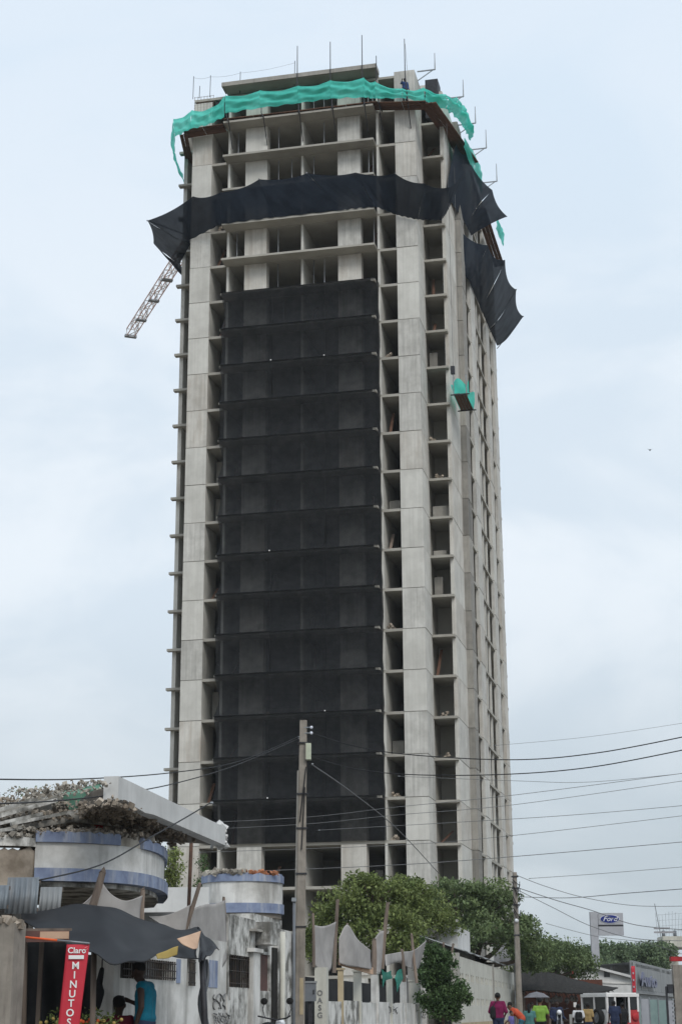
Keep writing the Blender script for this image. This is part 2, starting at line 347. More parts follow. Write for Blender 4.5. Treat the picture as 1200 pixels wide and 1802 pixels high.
mat('roof_dark', (.026, .023, .020), (.008, .0075, .007), scale=3, rough=.95, bump=.5, stretch=(3, .5, 3), contrast=(.4, .6))
mat('kiosk_brown', (.12, .05, .035), (.08, .035, .025), scale=3, rough=.9)
mat('glass_pale', (.24, .33, .315), (.19, .27, .26), scale=2, rough=.25, spec=.5)
mat('lamp_white', (.8, .82, .85), scale=2, rough=.2, spec=.6)
mat('meter_green', (.46, .49, .38), (.38, .41, .32), scale=3, rough=.6)
mat('fruit', (.26, .19, .04), (.10, .13, .02), scale=6, rough=.6, island=.5)
mat('box_grey', (.17, .185, .205), (.13, .14, .155), scale=3, rough=.6)
mat('graffiti', (.10, .10, .10), (.2, .2, .2), scale=8, rough=.9)
mat('bird', (.03, .03, .03), scale=5, rough=.9)

# ------------------------------------------------------------------ ground, road, pavement
SA = radians(9.65); SD = Vector((sin(SA), cos(SA), 0)); SN = Vector((cos(SA), -sin(SA), 0)); S0 = Vector((-.52, 40, 0))   # street line: along SD, SN points to the road
def st(t, s, z=0.0): return S0 + SD * s + SN * t + Vector((0, 0, z))         # t metres towards the road, s metres along
def sp(x, y, t=0.0):                                                         # pixel on the vertical plane t -> (s, z)
    P = onplane(x, y, st(t, 0), SN); return (P - S0).dot(SD), P.z
def sframe(t, s, z=0.0): return st(t, s, z), -SA
g = struct(MB().grid(lambda a, b: (-1200 + 2400 * a, -1200 + 2400 * b, -.02), 24, 24).build('ground', 'earth'))
def strip(name, t0, t1, s0, s1, z, m):
    o = MB().box(t0, t1, s0, s1, z - .3, z).build(name, m, loc=S0); o.rotation_euler = (0, 0, -SA); return struct(o)
strip('road', 3.4, 13.0, -90, 260, .0, 'asphalt')
strip('sidewalk', -.4, 3.1, -60, 240, .16, 'paving')
k = MB()
kerb = thing('kerb', 'pale concrete kerb along the pavement edge', 'kerb', S0, -SA); kerb['kind'] = 'structure'
kmesh = MB().box(3.1, 3.28, .01, .99, -.25, .17).mesh('kerb_stone', 'concrete_old')
for i in range(-60, 140): link('kerb_stone', kmesh, kerb, (0, i, 0))
lm = MB().box(8.1, 8.24, 0, 3, .0, .004).mesh('road_marking', 'line_paint')
for i in range(-12, 20):
    o = link('road_marking', lm, None, S0 + SD * (i * 7)); o.rotation_euler = (0, 0, -SA); struct(o)

# ------------------------------------------------------------------ the unfinished tower
TA = radians(12.5); TU = Vector((cos(TA), -sin(TA), 0)); TV = Vector((sin(TA), cos(TA), 0)); TO = Vector((4.992, 97.106, 0))
def tw(u, v, z): return TO + TU * u + TV * v + Vector((0, 0, z))
tower = thing('tower_under_construction', 'tall unfinished concrete tower with open floors, grey piers and dark net screen', 'building', TO, -TA)
Z0, SH = 10.81, 2.5
def zk(k): return Z0 + SH * k
_pc = {}
def tbox(name, u0, u1, v0, v1, z0, z1, m='concrete'):
    key = (name, m, round(u1 - u0, 3), round(v1 - v0, 3), round(z1 - z0, 3))
    if key not in _pc: _pc[key] = MB().box(0, key[2], 0, key[3], 0, key[4]).mesh(name, m)
    return link(name, _pc[key], tower, (u0, v0, z0))
UL, UR, VB = -15.2, 0.0, 31.5
plan = [(-15.14, .06), (-.06, .06), (-.06, 2.66), (1.38, 2.66), (1.38, 6.86), (1.76, 6.86), (1.76, 24.64), (1.38, 24.64), (1.38, 28.84), (-.06, 28.84), (-.06, 31.44), (-15.14, 31.44), (-15.14, 28.84), (-16.58, 28.84), (-16.58, 24.64), (-16.96, 24.64), (-16.96, 6.86), (-16.58, 6.86), (-16.58, 2.66), (-15.14, 2.66)]
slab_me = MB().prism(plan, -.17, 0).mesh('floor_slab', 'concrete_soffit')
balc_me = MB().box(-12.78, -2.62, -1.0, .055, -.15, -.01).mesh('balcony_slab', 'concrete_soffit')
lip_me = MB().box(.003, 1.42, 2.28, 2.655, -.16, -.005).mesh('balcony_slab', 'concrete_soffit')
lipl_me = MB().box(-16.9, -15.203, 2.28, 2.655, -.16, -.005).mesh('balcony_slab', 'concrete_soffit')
mir = lambda u0, u1: (-15.2 - u1, -15.2 - u0)
KB, KT = -4, 19
for k in range(KB, KT + 2): link('floor_slab', slab_me, tower, (0, 0, zk(k)))
for k in range(KB + 1, KT + 1):
    if k >= 1: link('balcony_slab', balc_me, tower, (0, 0, zk(k)))
    link('balcony_slab', lip_me, tower, (0, 0, zk(k))); link('balcony_slab', lipl_me, tower, (0, 0, zk(k)))
J = .04
rj = random.Random(3)
# piers: (u0,u1,v0,v1) made of one cast panel a storey, on a recessed core
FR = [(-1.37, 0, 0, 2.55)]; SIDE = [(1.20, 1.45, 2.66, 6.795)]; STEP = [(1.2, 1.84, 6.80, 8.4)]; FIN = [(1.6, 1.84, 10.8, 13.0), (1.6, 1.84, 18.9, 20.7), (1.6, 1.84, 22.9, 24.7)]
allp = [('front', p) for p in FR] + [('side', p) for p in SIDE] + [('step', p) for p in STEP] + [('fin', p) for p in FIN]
for kind, (u0, u1, v0, v1) in allp:
    for sgn in (0, 1):
        a, b = (u0, u1) if sgn == 0 else mir(u0, u1)
        tbox('pier_core', a + .07, b - .07, v0 + .07, v1 - .07, -1, zk(KT + 1) + (.2 if sgn == 0 and kind == 'front' else -.3), 'concrete')
        for k in range(KB, KT + 1):
            if kind == 'front' and sgn == 1 and k == KT: continue
            z0 = zk(k) - .05 + J / 2; z1 = z0 + SH - J
            if kind == 'front' and k == KT: z1 += .3
            d = rj.uniform(-.012, .012)
            if k == KB: z0 = -.5
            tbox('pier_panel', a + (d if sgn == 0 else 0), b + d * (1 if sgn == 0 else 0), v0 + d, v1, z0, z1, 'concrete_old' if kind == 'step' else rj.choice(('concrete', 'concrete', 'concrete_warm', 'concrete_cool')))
for k in range(KB, KT + 1):
    zb, zt = zk(k), zk(k + 1) - .17
    for u0, u1 in ((-11.49, -10.0), (-5.22, -3.71)):
        tbox('column', u0, u1, .02, .75, zb, zt, rj.choice(('concrete', 'concrete_warm', 'concrete_cool')))
    for u0, u1 in ((-12.70, -12.54), (-7.68, -7.52), (-2.62, -2.47)):
        tbox('partition_wall', u0, u1, .03, 5.2, zb, zt, 'concrete')
    tbox('core_blocker_wall', -15.0, -.2, 10.2, 10.4, zb, zt, 'concrete_soffit')
    tbox('core_blocker_wall', -.25, -.1, 2.7, 10.2, zb, zt, 'concrete_soffit'); tbox('core_blocker_wall', -15.1, -14.95, 2.7, 10.2, zb, zt, 'concrete_soffit'); tbox('core_blocker_wall', -.09, 1.15, 5.2, 5.35, zb, zt, 'concrete_soffit'); tbox('core_blocker_wall', -16.35, -15.11, 5.2, 5.35, zb, zt, 'concrete_soffit')  # side partitions added to keep front light out of the corner bays
    for u0, u1 in ((-1.5, -1.35), mir(-1.5, -1.35)):
        tbox('inner_wall', u0, u1, 8.0, 24.6, zb, zt, 'concrete')
    for u0, u1 in ((1.52, 1.66), mir(1.52, 1.66)):
        for v0, v1 in ((9.45, 9.75), (15.0, 15.35), (16.8, 17.1), (21.6, 21.9)):
            tbox('mullion', u0, u1, v0, v1, zb, zt, 'concrete')
    tbox('rear_wall', -15.1, -.1, 31.2, 31.42, zb, zt, 'concrete'); 
    tbox('rear_wall', -.2, 1.3, 28.6, 28.82, zb, zt, 'concrete'); tbox('rear_wall', -16.5, -15.0, 28.6, 28.82, zb, zt, 'concrete')
# block walls begun on some floors, stacked blocks and leaning boards: different on each level
rf = random.Random(17)
for k in range(-1, 19):
    for (ua, ub, vv) in ((-12.5, -11.5, 2.6), (-9.95, -7.7, 3.4), (-7.5, -5.3, 3.0), (-3.65, -2.65, 2.2), (-2.4, -1.4, 1.6), (-13.7, -12.75, 1.8), (.05, 1.2, 3.4)):
        q = rf.random()
        if q < .25: tbox('block_wall', ua, ua + (ub - ua) * rf.choice((.45, .7, 1.0)), vv, vv + .12, zk(k), zk(k) + rf.choice((.6, 1.0, 1.4, 2.0)), 'concrete_old')
        elif q < .45: MB().bar((ua + .1 + .5 * rf.random(), .5 + (2.3 if ua > 0 else 0), zk(k)), (ua + .2 + .5 * rf.random(), 1.6 + (2.3 if ua > 0 else 0), zk(k) + rf.uniform(.8, 2.1)), .18, .03).build('leaning_board', 'plank' if q < .40 else 'wood_pole', tower)
        elif q < .6:
            m_ = MB(); x_ = ua + .15 + .4 * rf.random()
            for i in range(rf.randint(3, 8)): m_.chunk((x_ + rf.uniform(-.15, .25), .35 + rf.uniform(-.15, .3) + (2.4 if ua > 0 else 0), zk(k) + .08 + .1 * (i % 3)), .12)
            m_.build('debris', 'rubble_brown', tower)
# a few props in the open floors
for k in (15, 17, 18, 13, 14, 16, 19):
    for u in [rf.choice((-9.3, -8.9, -8.4, -6.9, -6.2, -3.2, -2.9, -12.1)) for _ in range(3 + k % 3)]:
        MB().tube([(u, .35, zk(k)), (u, .35, zk(k + 1) - .17)], .03, 6).build('shoring_prop', 'steel_grey', tower)
for k in (12, 14, 16, 18, 19):
    MB().tube([(1.15, 2.9, zk(k)), (1.15, 2.9, zk(k + 1) - .17)], .025, 6).build('shoring_prop', 'steel_grey', tower)
# roof: freshly cast slab with edge boards, low upstands, unfinished corner with rebar
ZR = zk(KT + 1)
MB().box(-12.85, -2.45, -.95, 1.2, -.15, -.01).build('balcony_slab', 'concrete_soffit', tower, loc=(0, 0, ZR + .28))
MB().box(-12.87, -2.43, -1.03, -.955, -.16, .14).build('edge_board', 'concrete_old', tower, loc=(0, 0, ZR + .28))
MB().box(-2.425, -2.36, -1.03, .0, -.16, .14).build('edge_board', 'concrete_old', tower, loc=(0, 0, ZR + .28))
MB().box(-12.94, -12.875, -1.03, .0, -.16, .14).build('edge_board', 'concrete_old', tower, loc=(0, 0, ZR + .28))
MB().box(-1.9, .4, 2.9, 3.0, 0.01, .75).build('parapet', 'concrete', tower, loc=(0, 0, ZR))
MB().box(.35, 1.2, 2.2, 3.4, -2.2, .7).build('form_panel', 'steel_dark', tower, loc=(0, 0, ZR))
MB().box(-15.0, -13.9, .25, .4, -2.45, .12).build('form_panel', 'zinc', tower, loc=(0, 0, ZR))
MB().box(-13.7, -12.9, .2, .3, -1.2, .1).build('form_panel', 'steel_dark', tower, loc=(0, 0, ZR))
rb = MB()
for i in range(7): rb.tube([(-15.15 + i * .22, .08, ZR - 2.5), (-15.15 + i * .22, .08, ZR + .25)], .014, 5)
for j in range(7): rb.tube([(-15.2, .08, ZR - 1.0 + j * .2), (-13.8, .08, ZR - 1.0 + j * .2)], .012, 5)
rb.build('rebar_cage', 'rebar', tower)
for u, h in ((-15.2, 1.7), (-14.75, .9), (-14.0, 1.6), (-11.9, 1.6), (-8.1, 1.9)):
    MB().tube([(u, -.2, ZR - .05), (u + .02, -.2, ZR + h)], .022, 5).build('guard_post', 'steel_dark', tower)
rl = MB()
for a, b in (((-15.2, ZR + 1.6), (-14.0, ZR + 1.5)), ((-14.0, ZR + 1.5), (-11.9, ZR + 1.5)), ((-11.9, ZR + 1.5), (-8.1, ZR + 1.75))):
    pts = [(a[0] + (b[0] - a[0]) * t, -.2, a[1] + (b[1] - a[1]) * t - .12 * sin(pi * t)) for t in (0, .25, .5, .75, 1)]
    rl.tube(pts, .008, 4)
rl.build('guard_line', 'wire_grey', tower)
MB().tube([(-.6, 1.0, ZR), (-.75, 1.0, ZR + 2.9)], .012, 4).build('whip_rod', 'wire_grey', tower)

# ------------------------------------------------------------------ net screen over the front balconies
scr = thing('netting_screen', 'black debris netting screen stretched over the front balconies of the tower', 'netting', tw(-7.6, -1.0, 10.9), -TA)
cols_ = [(-12.72, -9.35), (-9.35, -5.9), (-5.9, -2.50)]
rn = random.Random(5)
for k in range(0, 14):
    for ci, (ua, ub) in enumerate(cols_):
        ph = rn.uniform(0, 6); sag = rn.uniform(.22, .42)
        def fn(a, b, ua=ua, ub=ub, k=k, ci=ci, ph=ph, sag=sag):
            u = ua + (ub - ua) * a; z = zk(k) + .0 + (SH) * b
            pin = sin(pi * b) ** .7
            bb = max(0, min(1, (b - .02) / .88)); pin = sin(pi * bb)
            v = -1.045 + sag * (max(0, sin(pi * bb ** .75)) ** .9) * (.75 + .25 * sin(pi * a)) + .035 * sin(9 * a + ph + 3 * b) * pin + .02 * sin(23 * a + 2 * ph - 5 * b) * pin
            z += .05 * sin(4 * a + ph) * pin - .04 * 4 * a * (1 - a) * (1 - abs(2 * b - 1)) * 0
            if ci == 2 and a > .86:
                q = (a - .86) / .14; v += .75 * q * q * (1 if True else 0); u -= .10 * q * pin * (.6 + .4 * sin(3 * b + ph)); v += .05 * sin(14 * b + ph) * q
            if ci == 0 and a < .12: u += (.10 + .10 * sin(ph)) * pin * (1 - a / .12)
            if k == 0: v = v * (.06 + .94 * min(1, b * 1.3)) - .08 * (1 - min(1, b * 1.3))
            return (u + 7.6, v + 1.0, z - 10.9)
        MB().grid(fn, 30, 14).build('net_panel', 'net_black', scr, True)
    bar = MB(); bar.tube([(-12.75 + 7.6, -.075, zk(k + 1) - 10.9 - .02), (-2.6 + 7.6, -.075, zk(k + 1) - 10.9 - .02)], .035, 5); bar.build('net_rope', 'net_black', scr)
tie = MB().chunk((0, 0, 0), .05).mesh('tie_knot', 'white_print')
for u, k in ((-9.35, 1), (-5.9, 3), (-9.35, 7), (-9.35, 12), (-5.9, 12)):
    link('tie_knot', tie, scr, (u + 7.6, -.12, zk(k) - 10.9 + .02))

# ------------------------------------------------------------------ cantilever catch nets (dark blue-black) and their poles
def ruled(inner, outer, nu=10, sag=.35, scal=.35, mname='skirt_black', name='net_sheet', label='', cat='netting', wob=.05, group=None):
    """net between two poly-lines (same count) given as tower (u,v,z); outer edge scallops between the pole tips"""
    root = thing(name, label, cat, tw(*inner[len(inner) // 2]), -TA, group); P0 = Vector(inner[len(inner) // 2])
    n = len(inner) - 1
    for i in range(n):
        a0, a1, b0, b1 = [Vector(q) - P0 for q in (inner[i], inner[i + 1], outer[i], outer[i + 1])]
        mid = (a0 + a1 + b0 + b1) / 4
        def fn(s, t, a0=a0, a1=a1, b0=b0, b1=b1, i=i):
            A = a0.lerp(a1, s); B = b0.lerp(b1, s); B = B.lerp(A, scal * .5 * 4 * s * (1 - s) * .5)
            p = A.lerp(B, t); bow = 4 * t * (1 - t)
            p.z -= sag * bow * (.6 + .4 * 4 * s * (1 - s)) + wob * (sin(7 * s + 5 * t + i * 2) + .6 * sin(19 * s - 4 * t + i) + .35 * sin(31 * s + 9 * t)) * bow
            if t < .05: p.z += .03 * sin(23 * s + i)
            return p
        MB().grid(fn, nu * 3, 14).build('net_bay', mname, root, True)
    return root
skirt_in = [(-15.3, -.05, 50.3), (-12.8, -1.05, 50.72), (-9.2, -1.05, 50.8), (-4.5, -1.05, 50.8), (-2.5, -1.05, 50.78), (-1.35, -.06, 50.55), (.05, -.06, 50.05), (1.2, 2.25, 51.0), (1.5, 2.4, 51.5)]
skirt_out = [(-14.45, -2.0, 52.45), (-12.6, -2.0, 52.5), (-10.0, -2.0, 53.15), (-6.8, -2.0, 53.2), (-3.6, -2.0, 52.85), (-1.03, -2.0, 52.48), (.8, -1.9, 51.6), (2.1, .3, 52.3), (2.9, 2.6, 54.6)]
ruled(skirt_in, skirt_out, sag=.15, scal=.3, name='catch_net', label='dark blue catch net wrapped across the upper front of the tower')
ruled([(-15.28, -.06, 50.3), (-15.3, .3, 50.2), (-16.7, 2.4, 49.9), (-17.0, 7.0, 49.8)], [(-14.45, -2.0, 52.45), (-17.53, -2.0, 51.05), (-18.2, 1.2, 51.0), (-17.6, 6.2, 51.0)], sag=.3, scal=.25, name='catch_net', label='torn dark catch net flaring out at the left corner of the tower')
ruled([(1.5, 6.9, 49.9), (1.9, 10.0, 50.0), (1.9, 15.5, 50.4), (1.9, 20.5, 50.8), (1.9, 25.2, 51.3)], [(1.55, 7.6, 53.0), (3.2, 10.5, 52.9), (4.0, 14.0, 53.3), (4.0, 20.9, 54.0), (4.0, 25.3, 53.65)], sag=.45, scal=.45, name='catch_net', label='long dark catch net sloping down along the right side of the tower')
ruled([(1.5, 2.9, 53.6), (1.55, 5.0, 53.6), (1.9, 9.0, 53.9), (2.0, 11.0, 54.0)], [(1.9, 5.4, 58.3), (2.4, 6.6, 58.0), (3.6, 11.0, 57.4), (4.4, 13.0, 56.2)], sag=-.25, scal=.3, name='catch_net', label='upturned dark net flap blown over the top of the right side')
def netpole(a, b, lab):
    r = thing('net_pole', lab, 'pole', tw(*a), -TA, 'poles holding the catch nets'); d = Vector(b) - Vector(a)
    MB().tube([(0, 0, 0), d], .03, 6).build('tube', 'steel_dark', r); MB().chunk(d, .06).build('tip_cap', 'steel_grey', r)
for a, b, l in (((-15.2, 0, 50.6), (-17.53, -2.0, 51.05), 'slanted net pole at the left corner tip of the dark catch net'), ((-10.7, -.05, 50.9), (-10.0, -2.0, 53.15), 'net pole behind the left hump of the front catch net'),
                ((-7.6, -.05, 50.9), (-6.8, -2.0, 53.2), 'net pole behind the middle hump of the front catch net'), ((-1.3, -.06, 50.9), (-1.03, -2.0, 52.48), 'net pole at the right hump of the front catch net'),
                ((1.9, 20.7, 50.6), (4.0, 20.9, 54.0), 'net pole at the upper tip of the right side net'), ((1.9, 25.0, 51.0), (4.0, 25.3, 53.65), 'net pole at the outermost lower tip of the right side net')):
    netpole(a, b, l)

# ------------------------------------------------------------------ cantilever work platform with green mesh guard
plat = thing('work_platform', 'brown plank platform cantilevered round the top of the tower', 'platform', tw(-7.6, -.7, 58.3), -TA)
P0 = Vector((-7.6, -.7, 58.3))
rp_ = random.Random(9)
def plankrow(a, b, n, wdt, nm='plank'):
    a, b = Vector(a) - P0, Vector(b) - P0
    d = (b - a); L = d.length / n; d.normalize()
    me = None
    for i in range(n):
        p = a + d * (L * i + .01); q = a + d * (L * (i + 1) - .02); dz = rp_.uniform(-.02, .02)
        MB().bar(p + Vector((0, 0, dz)), q + Vector((0, 0, dz)), wdt, .05).build(nm, 'plank', plat)
for off in (0, .27, .54, .81): plankrow((-12.8, -.15 - off, 58.45), (-2.3, -.15 - off, 58.35), 5, .25)
for off in (0, .27, .54, .81): plankrow((-15.6, -.15 - off, 57.95), (-12.8, -.15 - off, 58.05), 2, .25)
for off in (0, .27, .54, .81): plankrow((-2.3, -.15 - off, 58.3), (.9, -.15 - off, 57.95), 2, .25)
for off in (0, .27): plankrow((-15.45 - off, -.9, 57.75), (-16.95 - off, 6.2, 58.1), 4, .25)
for off in (0, .27, .54, .81): plankrow((.6 + off, -.9, 57.9), (2.0 + off, 9.0, 58.6), 5, .25)
for off in (0, .27, .54): plankrow((2.05 + off, 14.0, 57.6), (2.05 + off, 25, 58.0), 5, .25)
def greenband(bot, top, label, seed, nseg=14, wob=.10):
    r = thing('mesh_guard', label, 'netting', tw(*bot[0]), -TA); B0 = Vector(bot[0]); rr = random.Random(seed)
    for i in range(len(bot) - 1):
        a0, a1, b0, b1 = [Vector(q) - B0 for q in (bot[i], bot[i + 1], top[i], top[i + 1])]; ph = rr.uniform(0, 6)
        out = Vector((0, -1, 0))
        e = (a1 - a0).cross(Vector((0, 0, 1))); e.z = 0; out = e.normalized() if e.length > .01 else out
        def fn(s, t, a0=a0, a1=a1, b0=b0, b1=b1, ph=ph, out=out):
            p = a0.lerp(a1, s).lerp(b0.lerp(b1, s), t); ed = 4 * s * (1 - s)
            p += out * (wob * (.6 * sin(pi * t) + 1.1 * sin(11 * t + 2.5 * s + ph) * (.3 + .7 * ed) * sin(pi * t) + .25 * sin(21 * t - 5 * s + ph) * sin(pi * t) + .2 * sin(13 * s + 4 * t)))
            p.z += -.22 * ed * t + wob * .5 * sin(13 * s + ph) * (1 - t) * ed
            return p
        MB().grid(fn, nseg * 2, 22).build('mesh_bay', 'mesh_green', r, True)
    return r
greenband([(-12.6, -1.2, 58.75), (-10.2, -1.2, 58.85), (-7.6, -1.2, 58.85), (-5.4, -1.2, 58.9), (-3.2, -1.2, 58.7), (-2.4, -1.2, 58.5), (-.6, -1.2, 58.3), (.75, -.75, 58.1)],
          [(-12.6, -1.25, 60.1), (-10.2, -1.25, 60.15), (-7.6, -1.25, 60.15), (-5.4, -1.25, 60.25), (-3.15, -1.25, 60.15), (-2.4, -1.25, 59.75), (-.6, -1.25, 59.0), (.75, -.8, 59.15)], 'long teal green mesh guard across the front top of the tower', 1)
greenband([(-16.1, -1.1, 57.5), (-15.0, -1.2, 57.9), (-13.8, -1.2, 58.05), (-12.65, -1.2, 58.5)], [(-16.2, -1.25, 58.8), (-14.9, -1.25, 59.3), (-13.5, -1.25, 59.35), (-12.65, -1.25, 60.1)], 'short teal mesh piece stepping down at the left front corner', 2)
greenband([(-17.5, 5.6, 57.5), (-17.2, 3.2, 57.3), (-16.8, 1.0, 57.2), (-16.1, -1.1, 57.5)], [(-17.75, 5.7, 58.5), (-17.5, 3.2, 58.7), (-17.1, .9, 58.75), (-16.2, -1.25, 58.8)], 'teal mesh curving back round the left side of the tower', 3, wob=.08)
greenband([(.75, -.7, 58.15), (1.9, .8, 58.3), (2.35, 2.8, 58.7), (2.5, 5.4, 59.3), (2.55, 7.8, 59.7)], [(.7, -.8, 59.2), (2.0, .6, 59.3), (2.45, 2.6, 60.2), (2.6, 5.2, 61.0), (2.6, 8.0, 60.9)], 'crumpled teal mesh draped round the right front corner at the top', 4, wob=.22)
greenband([(2.5, 4.8, 57.6), (2.6, 8.8, 57.6), (2.65, 12.5, 58.0)], [(2.55, 4.6, 58.4), (2.65, 8.6, 59.4), (2.7, 12.0, 60.0)], 'teal mesh strip on the right side above the dark flap', 5)
greenband([(2.6, 21.0, 59.3), (2.65, 25.2, 59.8)], [(2.7, 20.8, 60.4), (2.7, 25.2, 61.3)], 'teal mesh corner at the far right edge of the platform', 6)
# brackets: arm, upright, strut
def bracket(u, v, z, du, dv, h, lab, L=1.2, kink=False):
    r = thing('safety_bracket', lab, 'bracket', tw(u, v, z), -TA, 'steel brackets along the roof edge'); e = Vector((du, dv, 0)) * L
    MB().bar((0, 0, 0), e, .07, .07).build('arm', 'steel_dark' if kink else 'steel_grey', r)
    MB().tube([e, e + Vector((0, 0, h * .45)) + (Vector((.12, 0, 0)) * -1 if kink else Vector((0, 0, 0))), e + Vector((-.12 if kink else 0, 0, h))], [.05, .035, .025], 6).build('upright', 'steel_dark' if kink else 'steel_grey', r)
    MB().bar((0, 0, -.7 if not kink else -1.5), e * .9, .05, .05).build('strut', 'steel_dark' if kink else 'steel_grey', r)
names = ['first', 'second', 'third', 'fourth', 'fifth', 'sixth', 'seventh']
for i, (u, h) in enumerate(((-12.4, .9), (-10.0, .7), (-7.55, 5.0), (-5.3, 5.0), (-3.15, 5.2), (-2.2, 3.5), (-.3, 4.5))):
    bracket(u, 0, 58.2, 0, -1, h, f'{names[i]} dark bracket from the left along the front roof edge of the tower', 1.15, True)
for (u, v, z, h, lab) in ((.0, 1.2, 61.6, 1.25, 'grey roof bracket with tall upright beside the front right pier'), (1.45, 4.2, 61.1, 1.3, 'grey roof bracket behind the crumpled teal mesh'), (1.84, 7.2, 60.7, 1.3, 'grey bracket upright rising just above the teal mesh bend'),
                          (1.84, 13.0, 61.9, 1.5, 'grey bracket beside the dark flap top on the right side'), (1.84, 19.0, 62.3, 1.5, 'lowest grey bracket on the far right roof edge')):
    bracket(u, v, z, 1, 0, h, lab, 1.2)
# hanging gondola
gd = thing('hanging_gondola', 'small hanging work platform with teal mesh sides on the right face', 'work platform', tw(2.2, 3.3, 38.6), -TA)
for i in range(4): MB().box(-.40 + i * .2, -.22 + i * .2, -1.5, 1.5, 0, .05).build('plank', 'plank', gd)
for e in (-1.5, 1.5): MB().bar((-.6, e, -.03), (.6, e, -.03), .08, .06).build('crossbar', 'steel_dark', gd)
for sx in (-1, 1):
    MB().grid(lambda a, b, sx=sx: (sx * (.44 + .14 * sin(7 * a + 2 * b) * b), -1.5 + 3 * a, .02 + .8 * b + .18 * sin(8 * a + sx) * b), 12, 6).build('mesh_side', 'mesh_green', gd, True)
for e in (-1.5, 1.5): MB().grid(lambda a, b, e=e: (-.42 + .84 * a, e + .16 * sin(5 * a + 3 * b) * b, .02 + (.75 + .25 * sin(4 * a)) * b), 6, 5).build('mesh_end', 'mesh_green', gd, True)
for e in (-1.5, 1.5):
    MB().bar((-.4, e, 0), (-.4, e, 1.9), .05, .05).build('frame_post', 'steel_grey', gd); MB().bar((.4, e, 0), (.4, e, 1.3), .05, .05).build('frame_post', 'steel_grey', gd)
    MB().tube([(-.4, e, 1.9), (-.4, e, 19.2)], .012, 4).build('hoist_cable', 'wire_grey', gd)
MB().box(-.55, -.3, -1.6, -1.35, 1.4, 1.9).build('hoist_motor', 'steel_dark', gd)

# ------------------------------------------------------------------ tower crane behind the building, flat-top jib pointing away to the left
HC = 66.0
cb_ = at(230, 592, 157); cdir = Vector((sin(radians(-20.6)), cos(radians(-20.6)), 0))
jend = cb_.copy(); HC = jend.z
cr = thing('tower_crane', 'faded orange and white lattice jib of a tower crane behind the building', 'crane', (jend - cdir * 32).xy.to_3d(), atan2(-cdir.x, cdir.y))
def lattice(root, p0, p1, wdt, hgt, step, names=('chord', 'brace')):
    p0, p1 = Vector(p0), Vector(p1); d = (p1 - p0); L = d.length; d.normalize(); x = d.cross(Vector((0, 0, 1)) if abs(d.z) < .9 else Vector((0, 1, 0))).normalized(); z = x.cross(d)
    cs = [x * (-wdt / 2), x * (wdt / 2), x * (wdt / 2) + z * hgt, x * (-wdt / 2) + z * hgt]; n = int(round(L / step))
    for c in cs: MB().bar(p0 + c, p1 + c, .08, .08).build('chord', 'crane_red', root)
    for i in range(n + 1):
        m = MB()
        for k_ in range(4):
            a = p0 + d * (L * i / n); m.bar(a + cs[k_], a + cs[(k_ + 1) % 4], .07, .07)
            if i < n:
                b = p0 + d * (L * (i + 1) / n); m.bar(a + cs[k_] if i % 2 else a + cs[(k_ + 1) % 4], b + cs[(k_ + 1) % 4] if i % 2 else b + cs[k_], .06, .06)
        m.build('brace', 'crane_white', root)
lattice(cr, (0, -7, HC), (0, 32, HC), .8, .8, 1.9)
lattice(cr, (0, -.6, 0), (0, -.6, HC - .1), 1.6, 1.6, 2.2)
MB().box(-.9, .9, -7.5, -6, HC - .6, HC + .5).build('counterweight', 'concrete_old', cr)
MB().box(-.6, .6, 31.7, 32.1, HC - .15, HC + .1).build('jib_tip', 'steel_grey', cr)
MB().box(.9, 2.0, -1, .5, HC - 2, HC - .3).build('cab', 'crane_white', cr)
for s_ in (4.5, 9.5, 14.5, 20): MB().box(-.52, .52, 32 - s_ - .25, 32 - s_ + .25, HC - .12, HC + .02).build('catwalk', 'steel_grey', cr)

# ------------------------------------------------------------------ trees
def leaf_cloud(clumps, per, size, seed, flat=.75):
    """many small folded leaves spread through clumps [(centre, radii)]"""
    r = np.random.default_rng(seed); V = []; n = 0
    cs = []; 
    for c, rad in clumps:
        d = r.normal(size=(per, 3)); d /= np.linalg.norm(d, axis=1)[:, None]; q = r.uniform(.35, 1.0, (per, 1)) ** .6
        cs.append(np.array(c)[None] + d * q * np.array(rad)[None] + r.normal(scale=.05, size=(per, 3)))
    C = np.concatenate(cs); N = len(C)
    a = r.normal(size=(N, 3)); a /= np.linalg.norm(a, axis=1)[:, None]
    nrm = r.normal(size=(N, 3)); nrm[:, 2] = np.abs(nrm[:, 2]) + .5
    b = np.cross(nrm, a); b /= np.linalg.norm(b, axis=1)[:, None] + 1e-9
    s = r.uniform(.6, 1.35, (N, 1)) * size
    a *= s; b *= s * .55; drop = np.zeros((N, 3)); drop[:, 2] = -s[:, 0] * .25
    P = np.stack([C - a * .5, C + b * .5, C + a * .5 + drop, C - b * .5], 1).reshape(-1, 3)
    return P
def leaves(name, P, m, parent):
    N = len(P) // 4; me = bpy.data.meshes.new(name); me.vertices.add(len(P)); me.vertices.foreach_set('co', P.astype(np.float32).ravel())
    me.loops.add(len(P)); me.loops.foreach_set('vertex_index', np.arange(len(P), dtype=np.int32)); me.polygons.add(N)
    me.polygons.foreach_set('loop_start', np.arange(0, len(P), 4, dtype=np.int32)); me.polygons.foreach_set('loop_total', np.full(N, 4, dtype=np.int32))
    me.update(calc_edges=True); me.materials.append(MATS[m]); return link(name, me, parent)
